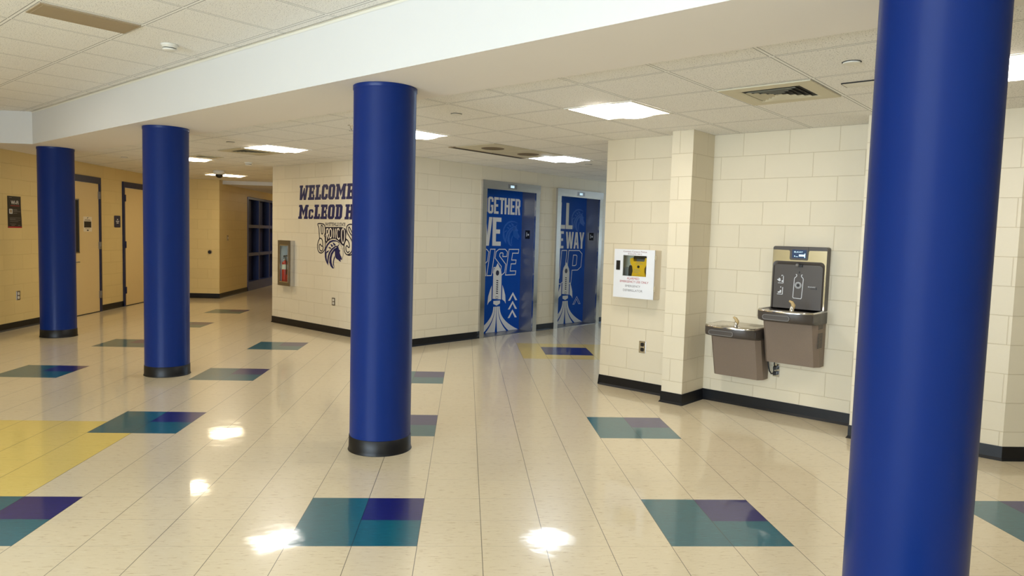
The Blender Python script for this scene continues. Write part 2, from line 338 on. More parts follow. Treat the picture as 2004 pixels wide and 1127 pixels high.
def offset_line(pts, d):
    """offset an open polyline to its right-hand side by d (mitred)"""
    out = []; P = [Vector(p) for p in pts]
    for i, p in enumerate(P):
        ns = []
        if i > 0: a = (p-P[i-1]).normalized(); ns.append(Vector((a.y, -a.x)))
        if i < len(P)-1: a = (P[i+1]-p).normalized(); ns.append(Vector((a.y, -a.x)))
        n = (ns[0]+ns[-1]).normalized(); out.append(p + n*d/max(.3, n.dot(ns[0])))
    return out
def prism(name, pts, z0, z1, din, dout, mat, u0=0, toe=0):
    """upright slab that follows a polyline; the room lies to the right of the line"""
    a = offset_line(pts, din); b = offset_line(pts, dout); mb = MB(); u = u0; c = offset_line(pts, din+toe)
    for i in range(len(pts)-1):
        l = (Vector(pts[i+1])-Vector(pts[i])).length
        zb = z0+(.02 if toe else 0)
        mb.face([(*a[i], zb), (*a[i+1], zb), (*a[i+1], z1), (*a[i], z1)], [(u, zb), (u+l, zb), (u+l, z1), (u, z1)])
        if toe: mb.face([(*c[i], z0), (*c[i+1], z0), (*a[i+1], zb), (*a[i], zb)])
        mb.face([(*b[i+1], z0), (*b[i], z0), (*b[i], z1), (*b[i+1], z1)], [(u+l, z0), (u, z0), (u, z1), (u+l, z1)])
        mb.face([(*a[i], z1), (*a[i+1], z1), (*b[i+1], z1), (*b[i], z1)]); mb.face([(*c[i+1], z0), (*c[i], z0), (*b[i], z0), (*b[i+1], z0)])
        u += l
    mb.face([(*b[0], z0), (*c[0], z0), (*a[0], z1), (*b[0], z1)]); mb.face([(*c[-1], z0), (*b[-1], z0), (*b[-1], z1), (*a[-1], z1)])
    return struct(mb.build(name, mat))
def wall_open(name, O, th, length, height, opens, mat, t=.2, u0=0):
    xs = sorted({0, length} | {v for o in opens for v in o[:2]}); zs = sorted({0, height} | {v for o in opens for v in o[2:]}); mb = MB()
    for a, b in zip(xs[:-1], xs[1:]):
        for c, d in zip(zs[:-1], zs[1:]):
            if any(o[0] <= a and b <= o[1] and o[2] <= c and d <= o[3] for o in opens): continue
            n = len(mb.uv); mb.box(a, b, 0, t, c, d)
            for k in range(n, len(mb.uv)): mb.uv[k] = [(p+u0, q) for p, q in mb.uv[k]]
    o = mb.build(name, mat, weld=False); o.location = (O[0], O[1], 0); o.rotation_euler = (0, 0, th); return struct(o)
W45, E45, LFT = -PI/4, PI/4, PI/2
FR = {'wel': ((-2.234, 8.134), W45), 'elev': ((.06, 5.84), E45), 'aed': ((2.18, 3.77), W45), 'fou': ((3.02, 3.2), W45), 'left': ((-5.32, 0), LFT), 'far': ((-5.32, 11.75), 0), 'hall': ((-4.27, 11.75), LFT)}
def at(fr, u, z=0, d=0):
    (x, y), th = FR[fr]; return (x+u*math.cos(th)+d*math.sin(th), y+u*math.sin(th)-d*math.cos(th), z)
def on_wall(name, label, cat, fr, u, z=0, d=0, group=None): return thing(name, label, cat, at(fr, u, z, d), FR[fr][1], group)

# left wall with the two doors, in three stretches of one plane
wall_open('wall_left', (-5.32, -3.68), LFT, 15.43, ZH, [(11.74, 12.71, 0, 2.18), (13.59, 14.46, 0, 2.18)], M['block_y'], u0=.1)
wall_open('wall_back', (-5.52, 11.75), 0, 1.10, ZL+.02, [], M['block_y'], t=.15)
wall_open('wall_hall_left', (-4.27, 11.75), LFT, 7.0, ZL+.02, [(1.87, 5.5, 0, 2.2)], M['block_y'], t=.15)
prism('wall_hall_end', [(-4.4, 18.7), (-2.1, 18.7)], 0, ZL+.02, 0, -.15, M['block_y'])
prism('wall_hall_right', [(-2.234, 18.8), (-2.234, 8.134)], 0, ZL+.02, 0, -.0+-.15, M['block_y'])
wall_open('wall_welcome', (-2.234, 8.134), W45, 3.2443, ZL+.02, [(.33, .62, .64, 1.27)], M['block'], u0=.05)
wall_open('wall_elevator', (.06, 5.84), E45, 9.0, ZL+.02, [(1.37, 2.56, 0, 2.18), (3.08, 4.28, 0, 2.18)], M['block'], t=.3, u0=-.12)
e1 = at('elev', 9.0)[:2]; a1 = (2.18+6.5, 3.77+6.5)
wall_open('wall_elevator_end', e1, W45, 3.1, ZL+.02, [(.5, 2.6, .8, 2.2)], M['block'])
AED = [a1, (2.18, 3.77), (2.767, 3.182), (2.612, 3.027), (2.758, 2.885), (3.048, 3.175), (4.04, 2.183), (3.765, 1.908), (3.905, 1.768), (4.045, 1.908), (4.575, 1.375), (11.3, 1.375)]
prism('wall_right', AED, 0, ZL+.02, 0, -.15, M['block'], u0=-.16)
# enclosure behind the camera: closed end wall and a glazed diagonal facade
prism('wall_side', [(11.285, 1.5), (.4, -9.4)], 0, ZH, 0, -.15, M['block'])
fac = (-5.32, -3.68)
wall_open('wall_facade', (.45+.1, -9.45-.1), PI-PI/4, 8.4, ZH, [(2.89+1.8*k, 4.39+1.8*k, .7, 2.6) for k in range(3)], M['block'])
for k in range(3):
    mb = MB(); x0, x1 = 2.89+1.8*k, 4.39+1.8*k
    for a in (x0, (x0+x1)/2-.025, x1-.05): mb.box(a, a+.05, .05, .12, .7, 2.6)
    for z in (.7, 1.6, 2.55): mb.box(x0, x1, .055, .115, z, z+.05)
    o = mb.build('window_%d' % (k+1), M['metal_w'], weld=False); o.location = (.55, -9.55, 0); o.rotation_euler = (0, 0, PI-PI/4); struct(o)

# ceilings and the beam
def flat(name, pts, z, mat, org=(0, 0), t=.03, down=True):
    mb = MB(); P = [(x, y, z) for x, y in pts]
    uv = [((x-y)/S2-org[0]+30*.6096, (x+y)/S2-org[1]+30*.6096) for x, y in pts]
    mb.face(P[::-1], uv[::-1]); mb.face([(x, y, z+t) for x, y in pts])
    return struct(mb.build(name, mat, weld=False))
def cw(pts): return pts
flat('ceiling', [(-5.45, 2.34+5.45), (6.15, -3.81), (11.5, 1.5), (11.5, 19), (-5.45, 19)], ZL, M['tile'], (.160, 1.9685))
flat('ceiling_high', [(-5.45, -4.2), (.2, -9.75), (6.2, -4.6), (5.7, -4.34), (-4.5, 5.9), (-5.45, 5.9)], ZH, M['tile'], (-2.22, .265))
flat('ceiling_hall', [(-4.4, 12.02), (-2.1, 12.02), (-2.1, 18.9), (-4.4, 18.9)], 2.37, M['soffit'])
struct(MB().box(-4.27, -2.234, 11.95, 12.05, 2.362, ZL).build('trim_1', M['white']))
bm_ = MB(); B = [(-5.4, 5.86), (-4.50, 5.86), (5.8, -4.44), (6.3, -3.94), (-5.4, 7.76)]
bm_.face([(x, y, ZS) for x, y in B][::-1], None, 1)
for i in range(len(B)):
    a, b = B[i], B[(i+1) % len(B)]; bm_.face([(*a, ZS), (*b, ZS), (*b, ZH+.02), (*a, ZH+.02)], None, 0 if i < 2 else 1)
beam = bm_.build('ceiling_beam', [M['white'], M['soffit']], weld=False); struct(beam)
# wall angle where the high ceiling meets the beam
tr = MB()
for (xa, ya), (xb, yb) in (((-4.50, 5.86), (5.8, -4.44)),):
    n = (-1/S2*.02, -1/S2*.02); tr.face([(xa+n[0], ya+n[1], ZH-.004), (xb+n[0], yb+n[1], ZH-.004), (xb, yb, ZH-.004), (xa, ya, ZH-.004)][::-1]); tr.face([(xa+n[0]*.1, ya+n[1]*.1, ZH-.02), (xb+n[0]*.1, yb+n[1]*.1, ZH-.02), (xb+n[0]*.1, yb+n[1]*.1, ZH), (xa+n[0]*.1, ya+n[1]*.1, ZH)])
struct(tr.build('trim_2', M['metal_w'], weld=False))

# baseboards
def base(name, pts): return prism(name, pts, 0, .10, .006, .0005, M['base'], toe=.012)
base('baseboard_right', AED[1:])
base('baseboard_alcove', AED[:2])
base('baseboard_welcome', [(-2.234, 10.2), (-2.234, 8.134), (.06, 5.84), at('elev', 1.33)[:2]])
base('baseboard_elevator', [at('elev', 2.60)[:2], at('elev', 3.04)[:2]])
base('baseboard_elevator_end', [at('elev', 4.31)[:2], at('elev', 9.0)[:2]])
base('baseboard_left', [(-5.32, -3.6), (-5.32, 8.05)])
base('baseboard_left_pier', [(-5.32, 9.08), (-5.32, 9.86)])
base('baseboard_left_end', [(-5.32, 10.82), (-5.32, 11.75), (-4.27, 11.75), (-4.27, 13.62)])
base('baseboard_hall_end', [(-4.27, 17.25), (-4.27, 18.7), (-2.234, 18.7), (-2.234, 10.2)])

# doors in the left wall, children: frame, leaf, hinges, handle, lite
def wall_door(name, u0, u1, hinge_left, lite):
    r = thing(name, None, None, at('left', u0), LFT); r['kind'] = 'structure'; w = u1-u0
    fr = MB(); f = .05
    fr.box(0, f, -.03, .12, 0, 2.23); fr.box(w-f, w, -.03, .12, 0, 2.23); fr.box(f, w-f, -.03, .12, 2.13, 2.23)
    fr.build('door_frame', M['navy_paint'], r, weld=False)
    lf = MB().box(f+.004, w-f-.004, -.012, .03, .012, 2.126).build('door_leaf', M['door'], r)
    MB().box(f, w-f, -.02, .08, 0, .0115).build('light_stop', M['dark'], r)  # added dark strip, stops light leaking in under the leaf
    hx = f if hinge_left else w-f
    for z in (.29, 1.11, 1.94):
        h = MB(); h.box(hx-.022, hx+.028, -.036, -.008, z-.06, z+.06); h.cyl((hx, -.035), .008, z-.06, z+.06, 10); h.build('hinge', M['navy_paint'] if hinge_left else M['steel_d'], r)
    kx = w-f-.08 if hinge_left else f+.09
    k = MB()
    if hinge_left:
        k.tube([(kx, -.012, .92), (kx, -.03, .92), (kx, -.055, .92), (kx, -.075, .92), (kx, -.08, .92)], [.03, .012, .026, .028, .015], 16); k.build('door_knob', M['chrome'], r)
    else:
        k.tube([(kx, -.012, .86), (kx, -.02, .86)], .03, 16); k.tube([(kx, -.02, .86), (kx, -.06, .86), (kx+.13, -.06, .86)], .009); k.build('door_handle', M['steel_d'], r)
    if lite:
        a = f+.10; b = .35
        g = MB()
        for x0, x1, z0, z1 in ((a, a+.02, 1.0, 1.85), (b-.02, b, 1.0, 1.85), (a, b, 1.0, 1.02), (a, b, 1.83, 1.85)): g.box(x0, x1, -.022, -.012, z0, z1)
        g.build('lite_frame', M['steel_d'], r, weld=False); MB().box(a+.02, b-.02, -.016, -.013, 1.02, 1.83).build('lite_glass', M['dark'], r)
    return r
wall_door('door_1', 8.06, 9.08, False, True)
wall_door('door_2', 9.86, 10.82, True, False)

# ------------------------------------------------------------------ columns
def make_column(label, xy):
    r = thing('column', label, 'column', (*xy, 0))
    MB().lathe((0, 0), [(.205, .0), (.205, ZS-.03), (.207, ZS-.028), (.209, ZS-.024), (.209, ZS-.001)], 64, caps=(False, False)).build('shaft', M['blue'], r)
    MB().lathe((0, 0), [(.2155, 0), (.2125, .006), (.2095, .02), (.2085, .098), (.206, .1)], 64, caps=(False, False)).build('vinyl_base', M['base'], r)
    return r
make_column('blue round column in front of the welcome wall, between the lettering and the elevators', (.25, 1.55))
make_column('large blue round column in the right foreground, cut off by the photo edge', (2.468, -.79))
make_column('blue round column second from the left, near the tan door without a window', (-2.135, 3.94))
make_column('leftmost and farthest blue round column, beside the black wireless internet poster', (-4.455, 6.265))

# ------------------------------------------------------------------ ceiling fixtures
def place_uv(o, u, v, z): x, y = uvp(u, v); o.location = (x, y, z); o.rotation_euler = (0, 0, -PI/4)
def make_light(lensm, label):
    r = thing('ceiling_light', label, 'ceiling light', group='recessed square ceiling lights')
    f = MB(); h = .298
    for a in range(4):
        c, s = math.cos(a*PI/2), math.sin(a*PI/2)
        rot = lambda p: (p[0]*c-p[1]*s, p[0]*s+p[1]*c, p[2])
        f.face([rot(p) for p in [(-h, -h, -.006), (-h, -h, .0), (h, -h, .0), (h, -h, -.006)]][::-1]); f.face([rot(p) for p in [(-h, -h, -.006), (h, -h, -.006), (h-.022, -h+.022, -.006), (-h+.022, -h+.022, -.006)]][::-1])
    f.build('light_frame', M['metal_w'], r)
    # curved reflector wings and the bulging centre lens
    wg = MB()
    n = 8; q = h-.022
    for sgn in (-1, 1):
        for i in range(n):
            t0, t1 = i/n, (i+1)/n
            x0, x1 = sgn*(q-(q-.13)*t0), sgn*(q-(q-.13)*t1); z0, z1 = -.005+.004*math.sin(t0*PI), -.005+.004*math.sin(t1*PI)
            fpts = [(x0, -q, z0), (x1, -q, z1), (x1, q, z1), (x0, q, z0)]
            wg.face(fpts if sgn < 0 else fpts[::-1], None, 0, True)
    for fc in wg.f: fc.reverse()
    wg.build('reflector', lensm[1], r)
    ln = MB()
    for i in range(12):
        a0, a1 = -.13+.26*i/12, -.13+.26*(i+1)/12; z = lambda a: -.006-.012*math.cos(a/.13*PI/2)
        ln.face([(a0, -q, z(a0)), (a0, q, z(a0)), (a1, q, z(a1)), (a1, -q, z(a1))], None, 0, True)
    ln.build('lens', lensm[0], r); return r
def wing(n, k): m = emit_mat(n, bsdf(M[k]).inputs['Emission Color'].default_value, LAMP*.35); return m
LN, LW, LC = (M['lens_n'], wing('wing_neutral', 'lens_n')), (M['lens_w'], wing('wing_warm', 'lens_w')), (M['lens_c'], wing('wing_cool', 'lens_c'))
for lm, u, v, z, lab in (
    (LN, -.145, 2.883, ZL, 'lit square ceiling light above the walkway in front of the defibrillator wall'),
    (LN, -2.583, 2.883, ZL, 'lit square ceiling light half hidden by the middle blue column'),
    (LN, -5.02, 2.883, ZL, 'lit square ceiling light next to the open air vent, left of the welcome wall'),
    (LW, -7.46, 2.883, ZL, 'lit square ceiling light showing just right of the second column from the left'),
    (LN, 2.294, 2.883, ZL, 'lit square ceiling light at the right photo edge behind the foreground column'),
    (LC, -2.583, 5.321, ZL, 'lit square ceiling light in front of the two elevators'),
    (LW, -9.90, 4.712, ZL, 'farthest lit square ceiling light, behind the dome camera'),
    (LW, -9.4, .265-.305, ZH, 'ceiling light over the far left seating side')):
    if z == ZH: continue
    place_uv(make_light(lm, lab), u, v, z-.001)
hl = make_light(LW, 'unseen ceiling light added to brighten the narrow hallway past the blue shelves'); hl.location = (-3.0, 16.4, 2.369)  # added lamp out of view, brightens the hall wall
for u, v in ((-4.9, -.35), (-1.2, -2.8), (2.4, -.35), (2.4, -4.0)):
    o = make_light(LN, 'ceiling light in the high ceiling over the viewer'); place_uv(o, -2.22+.6096*round((u+2.22)/.6096)-.3048, .265+.6096*round((v-.265)/.6096)-.3048, ZH-.001)

def make_diffuser(label):
    r = thing('air_vent', label, 'air vent', group=None)
    f = MB(); h = .29
    prof = [(.29, 0), (.29, -.008), (.20, -.010), (.185, -.004), (.185, .0)]
    for (a, za), (b, zb) in zip(prof[:-1], prof[1:]):
        for k in range(4):
            c, s = math.cos(k*PI/2), math.sin(k*PI/2); rot = lambda p: (p[0]*c-p[1]*s, p[0]*s+p[1]*c, p[2])
            f.face([rot(p) for p in [(-a, -a, za), (-b, -b, zb), (b, -b, zb), (a, -a, za)]])
    f.build('vent_frame', M['vent_tan'], r); MB().box(-.184, .184, -.184, .184, -.0015, -.0005).build('vent_backing', M['dark'], r)
    for q in (.16, .125, .09, .055, .022):
        b = MB()
        for k in range(4):
            c, s = math.cos(k*PI/2), math.sin(k*PI/2); rot = lambda p: (p[0]*c-p[1]*s, p[0]*s+p[1]*c, p[2])
            b.face([rot(p) for p in [(-q, -q, -.013), (-q+.014, -q+.014, -.003), (q-.014, -q+.014, -.003), (q, -q, -.013)]])
            b.face([rot(p) for p in [(-q, -q, -.0125), (q, -q, -.0125), (q-.014, -q+.014, -.0025), (-q+.014, -q+.014, -.0025)]])
        b.build('louver', M['vent_tan'], r)
    return r
place_uv(make_diffuser('square louvered air vent in the ceiling above the drinking fountains'), 1.075, 2.883, ZL-.001)
place_uv(make_diffuser('square louvered air vent beside a ceiling light, left of the welcome wall'), -5.63, 2.883, ZL-.001)
sv = make_diffuser('small square vent beside the ceiling light by the second column'); place_uv(sv, -6.85, 2.883, ZL-.001); sv.scale = (.6, .6, 1)
def round_vent(label, u, v):
    r = thing('round_ceiling_vent', label, 'air vent'); place_uv(r, u, v, ZL-.001)
    MB().box(-.29, .29, -.29, .29, -.006, 0).build('panel', M['vent_tan'], r)
    MB().lathe((0, 0), [(.13, -.006), (.125, -.010), (.105, -.011), (.10, -.008), (.07, -.008), (.065, -.012), (.045, -.013), (.04, -.009), (.0, -.009)], 32, caps=(False, False)).build('diffuser_cone', M['sooty'], r)
round_vent('round vent in the ceiling, nearer of the two before the elevators', -2.583, 4.102)
round_vent('round vent in the ceiling, directly beside the light before the elevators', -2.583, 4.712)
r = thing('slot_vent', 'long dark slot vent running toward the elevator ceiling light', 'air vent'); place_uv(r, -2.925, 4.41, ZL-.001)
MB().box(-.045, .045, -.62, .62, -.008, 0).build('slot_frame', M['brown'], r)
for x in (-.03, -.006, .018): MB().box(x, x+.014, -.60, .60, -.0095, -.0078).build('slot', M['dark'], r)
r = thing('return_air_grille', 'long tan rectangular panel in the high ceiling at top left', 'air vent'); place_uv(r, -2.525+.13, -.035, ZH-.001)
MB().box(-.148, .148, -.292, .292, -.008, 0).build('panel', M['brown'], r); MB().box(-.128, .128, -.272, .272, -.010, -.008).build('grille', M['brown'], r)

def smoke(label, loc):
    r = thing('smoke_detector', label, 'smoke detector', loc); r.scale = (.8, .8, .9)
    MB().lathe((0, 0), [(.074, 0), (.074, -.012), (.066, -.014), (.062, -.03)], 32, caps=(True, True)).build('detector_base', M['plastic_w'], r)
    MB().lathe((0, 0), [(.054, -.028), (.054, -.040)], 32).build('sensing_slot', M['black'], r)
    MB().lathe((0, 0), [(.060, -.036), (.058, -.044), (.045, -.05), (.0, -.052)], 32, caps=(True, False)).build('detector_cap', M['plastic_w'], r)
smoke('white smoke detector on the high ceiling at upper left', (-1.42, 2.26, ZH))
smoke('white smoke detector on the low ceiling between the dome camera and the welcome wall', (-2.43, 7.56, ZL))
smoke('tiny smoke detector on the hallway ceiling by the blue shelves', (-3.5, 13.3, 2.37))
r = thing('dome_camera', 'security dome camera hanging in front of the farthest ceiling light', 'security camera', (-3.46, 9.35, ZL))
MB().lathe((0, 0), [(.10, 0), (.10, -.03), (.085, -.06), (.07, -.065)], 32).build('camera_housing', M['plastic_w'], r)
MB().lathe((0, 0), [(.062, -.062), (.060, -.085), (.045, -.11), (.022, -.122), (0, -.125)], 32, caps=(True, False)).build('dome', M['black'], r)
def sprink(label, x, y, rad=.042):
    r = thing('sprinkler_cover', label, 'sprinkler', (x, y, ZL))
    MB().lathe((0, 0), [(rad, 0), (rad*1.1, -.001), (rad*1.1, -.0025), (rad, -.003)], 24).build('rim', M['dark'], r); MB().lathe((0, 0), [(rad, -.003), (rad, -.009), (rad*.95, -.010)], 24).build('cover_plate', M['plastic_w'], r)
sprink('large round sprinkler cover in the ceiling left of the foreground column', 2.817, .451, .044)
sprink('round sprinkler cover in the ceiling right of the middle column', .701, 2.571)
sprink('round sprinkler cover in the ceiling above the air vent left of the welcome wall', -1.888, 5.074)
sprink('round sprinkler cover in the ceiling between the two left columns', -4.153, 7.441)
sprink('round sprinkler cover in the ceiling above the right elevator', 2.391, 6.119)
r = thing('pendent_sprinkler', 'small hanging sprinkler head against the left side of the middle column', 'sprinkler', (-.27, 3.42, ZL))
MB().lathe((0, 0), [(.035, 0), (.035, -.004), (.012, -.006), (.012, -.03), (.008, -.032), (.008, -.05)], 16).build('sprinkler_body', M['chrome'], r); MB().lathe((0, 0), [(.022, -.048), (.022, -.052)], 16).build('deflector', M['chrome'], r)
r = thing('ceiling_access_plate', 'small rectangular plate in the ceiling beside the foreground column', 'ceiling plate'); place_uv(r, 1.575, 2.86, ZL-.001)
MB().box(-.10, .10, -.06, .06, -.006, 0).build('plate', M['plastic_w'], r); MB().box(-.10, .10, -.062, -.06, -.007, 0).box(-.101, -.099, -.06, .06, -.007, 0).build('plate_edge', M['dark'], r, weld=False)
# ------------------------------------------------------------------ crest outlines, metres on the welcome wall
HORSE= [[(1.781, 1.309), (1.712, 1.333), (1.631, 1.339), (1.55, 1.32), (1.481, 1.27), (1.444, 1.214), (1.432, 1.152), (1.434, 1.091), (1.449, 1.044), (1.486, 0.997), (1.531, 0.965), (1.499, 1.025), (1.479, 1.079), (1.472, 1.13), (1.483, 1.158), (1.457, 1.148), (1.468, 1.202), (1.507, 1.254), (1.565, 1.293), (1.634, 1.314), (1.712, 1.316), (1.786, 1.298)], [(1.62, 1.303), (1.664, 1.292), (1.704, 1.265), (1.658, 1.255), (1.644, 1.27)], [(1.561, 1.271), (1.604, 1.275), (1.64, 1.249), (1.599, 1.234), (1.587, 1.254)], [(1.517, 1.227), (1.558, 1.236), (1.587, 1.216), (1.557, 1.202), (1.546, 1.218)], [(1.45, 1.145), (1.483, 1.171), (1.543, 1.188), (1.509, 1.155), (1.478, 1.149)], [(1.761, 1.26), (1.679, 1.252), (1.599, 1.214), (1.536, 1.158), (1.505, 1.094), (1.499, 1.032), (1.519, 0.978), (1.527, 1.047), (1.543, 1.102), (1.574, 1.154), (1.628, 1.2), (1.693, 1.235), (1.761, 1.25)], [(1.737, 1.238), (1.657, 1.211), (1.586, 1.151), (1.552, 1.082), (1.546, 1.014), (1.578, 0.961), (1.627, 0.931), (1.664, 0.933), (1.626, 0.97), (1.602, 1.016), (1.597, 1.07), (1.614, 1.125), (1.657, 1.171), (1.72, 1.203)], [(1.679, 1.121), (1.653, 1.08), (1.635, 1.031), (1.638, 0.984), (1.664, 0.952), (1.692, 0.933), (1.667, 0.959), (1.656, 0.999), (1.66, 1.039), (1.682, 1.088)], [(1.68, 1.195), (1.725, 1.243), (1.783, 1.29), (1.768, 1.255), (1.75, 1.241), (1.773, 1.232), (1.769, 1.216), (1.787, 1.203), (1.808, 1.192), (1.79, 1.166), (1.809, 1.133), (1.836, 1.104), (1.848, 1.081), (1.833, 1.064), (1.806, 1.066), (1.829, 1.036), (1.788, 1.042), (1.772, 1.056), (1.728, 1.068), (1.696, 1.088), (1.681, 1.128)]]
RING= [(1.764, 1.302), (1.815, 1.273), (1.855, 1.228), (1.877, 1.169), (1.871, 1.115), (1.851, 1.065)]
BS= [[(1.249, 1.56), (1.357, 1.563), (1.411, 1.545), (1.434, 1.501), (1.436, 1.433), (1.414, 1.395), (1.434, 1.364), (1.439, 1.221), (1.411, 1.176), (1.352, 1.143), (1.292, 1.149), (1.255, 1.187), (1.247, 1.249), (1.268, 1.312), (1.292, 1.347), (1.284, 1.43), (1.274, 1.505), (1.249, 1.56)], [(1.292, 1.351), (1.337, 1.35), (1.37, 1.315), (1.375, 1.246), (1.341, 1.245), (1.314, 1.267), (1.288, 1.244), (1.303, 1.189), (1.346, 1.169), (1.38, 1.192), (1.389, 1.24)], [(1.334, 1.535), (1.376, 1.52), (1.38, 1.438), (1.36, 1.416), (1.34, 1.438), (1.334, 1.535)], [(2.124, 1.553), (2.064, 1.562), (2.01, 1.56), (1.961, 1.538), (1.947, 1.502), (1.968, 1.443), (2.019, 1.391), (2.063, 1.346), (2.086, 1.295), (2.088, 1.229), (2.051, 1.172), (1.985, 1.14), (1.929, 1.158), (1.897, 1.203), (1.896, 1.269), (1.921, 1.323), (1.95, 1.35), (1.987, 1.331), (2.013, 1.293), (2.018, 1.247), (1.989, 1.247), (1.961, 1.266), (1.939, 1.244), (1.946, 1.198), (1.985, 1.17), (2.023, 1.194)], [(2.124, 1.553), (2.132, 1.433), (2.089, 1.432), (2.044, 1.49), (2.005, 1.526), (1.998, 1.489), (2.034, 1.437), (2.101, 1.387), (2.139, 1.335), (2.157, 1.271), (2.137, 1.205), (2.094, 1.157), (2.018, 1.135), (1.98, 1.14)]]
MASS= [(1.432, 1.518), (1.822, 1.523), (1.85, 1.518), (1.923, 1.501), (1.948, 1.462), (1.936, 1.383), (1.95, 1.35), (1.915, 1.329), (1.893, 1.289), (1.883, 1.259), (1.838, 1.274), (1.781, 1.312), (1.712, 1.344), (1.643, 1.356), (1.573, 1.344), (1.504, 1.315), (1.463, 1.276), (1.442, 1.317)]
CREAM= [[(1.468, 1.491), (1.471, 1.318)], [(1.468, 1.488), (1.506, 1.492), (1.519, 1.455), (1.511, 1.421), (1.479, 1.41)], [(1.49, 1.407), (1.526, 1.353)], [(1.565, 1.497), (1.592, 1.476), (1.6, 1.429), (1.591, 1.382), (1.571, 1.364), (1.547, 1.381), (1.537, 1.428), (1.543, 1.475), (1.565, 1.497)], [(1.642, 1.369), (1.638, 1.497), (1.688, 1.364), (1.688, 1.498)], [(1.778, 1.472), (1.763, 1.498), (1.732, 1.492), (1.721, 1.438), (1.734, 1.371), (1.769, 1.349), (1.793, 1.373)], [(1.867, 1.5), (1.899, 1.468), (1.907, 1.395), (1.895, 1.329), (1.871, 1.298), (1.846, 1.328), (1.831, 1.394), (1.836, 1.467), (1.867, 1.5)]]
# ------------------------------------------------------------------ block letters (height 10)
SLAB = {  # varsity slab serif: (advance, [loops of polygons drawn one over another])
 'W': (9.4, [[(0,10),(3.5,10),(3.5,8.5),(3.0,8.5),(3.15,3.6),(4.6,8.2),(5.6,8.2),(6.0,3.6),(6.6,8.5),(5.9,8.5),(5.9,10),(9.2,10),(9.2,8.5),(8.7,8.5),(7.4,0),(5.0,0),(4.4,3.2),(3.4,0),(1.0,0),(.6,8.5),(0,8.5)]]),
 'E': (6.9, [[(0,0),(6.3,0),(6.3,3.4),(4.8,3.4),(4.8,1.9),(3.3,1.9),(3.3,4.1),(4.4,4.1),(4.4,3.3),(5.4,3.3),(5.4,6.7),(4.4,6.7),(4.4,5.9),(3.3,5.9),(3.3,8.1),(4.6,8.1),(4.6,6.8),(6.1,6.8),(6.1,10),(0,10),(0,8.3),(.8,8.3),(.8,1.7),(0,1.7)]]),
 'L': (6.3, [[(0,0),(5.9,0),(5.9,3.6),(4.3,3.6),(4.3,1.9),(3.4,1.9),(3.4,8.3),(4.3,8.3),(4.3,10),(0,10),(0,8.3),(.8,8.3),(.8,1.7),(0,1.7)]]),
 'C': (6.5, [[(1.3,0),(4.7,0),(6,1.3),(6,3.7),(3.7,3.7),(3.7,2.4),(3.3,1.9),(2.7,1.9),(2.5,2.3),(2.5,7.7),(2.7,8.1),(3.3,8.1),(3.7,7.6),(3.7,6.6),(6,6.6),(6,8.7),(4.7,10),(1.3,10),(0,8.7),(0,1.3)]]),
 'O': (6.7, [[(1.4,0),(4.8,0),(6.2,1.4),(6.2,8.6),(4.8,10),(1.4,10),(0,8.6),(0,1.4)], [(2.7,1.9),(2.5,2.2),(2.5,7.8),(2.7,8.1),(3.5,8.1),(3.7,7.8),(3.7,2.2),(3.5,1.9)]]),
 'M': (10.1, [[(0,0),(3.8,0),(3.8,1.7),(3.2,1.7),(3.2,5.8),(4.9,2.0),(6.4,5.8),(6.4,1.7),(5.8,1.7),(5.8,0),(9.6,0),(9.6,1.7),(8.9,1.7),(8.9,8.3),(9.6,8.3),(9.6,10),(6.6,10),(4.8,5.9),(3.1,10),(0,10),(0,8.3),(.8,8.3),(.8,1.7),(0,1.7)]]),
 'D': (6.9, [[(0,0),(5,0),(6.4,1.4),(6.4,8.6),(5,10),(0,10),(0,8.3),(.8,8.3),(.8,1.7),(0,1.7)], [(3.3,1.9),(3.3,8.1),(3.8,8.1),(4,7.8),(4,2.2),(3.8,1.9)]]),
 'H': (8.2, [[(0,0),(3.7,0),(3.7,1.7),(3.2,1.7),(3.2,4.1),(4.6,4.1),(4.6,1.7),(4.1,1.7),(4.1,0),(7.8,0),(7.8,1.7),(7.1,1.7),(7.1,8.3),(7.8,8.3),(7.8,10),(4.1,10),(4.1,8.3),(4.6,8.3),(4.6,6.0),(3.2,6.0),(3.2,8.3),(3.7,8.3),(3.7,10),(0,10),(0,8.3),(.8,8.3),(.8,1.7),(0,1.7)]]),
 'A': (7.8, [[(0,0),(3,0),(3,1.7),(2.6,1.7),(2.8,2.8),(4.6,2.8),(4.8,1.7),(4.3,1.7),(4.3,0),(7.4,0),(7.4,1.7),(6.9,1.7),(5.2,10),(2.2,10),(.5,1.7),(0,1.7)], [(3.1,4.4),(3.7,7.6),(4.3,4.4)]]),
 'T': (6.9, [[(1.5,0),(5,0),(5,1.7),(4.5,1.7),(4.5,8.1),(5,8.1),(5,6.6),(6.5,6.6),(6.5,10),(0,10),(0,6.6),(1.5,6.6),(1.5,8.1),(2,8.1),(2,1.7),(1.5,1.7)]])}
SLAB['c'] = (5.3, [[(x*.78, z*.68) for x, z in SLAB['C'][1][0]]])
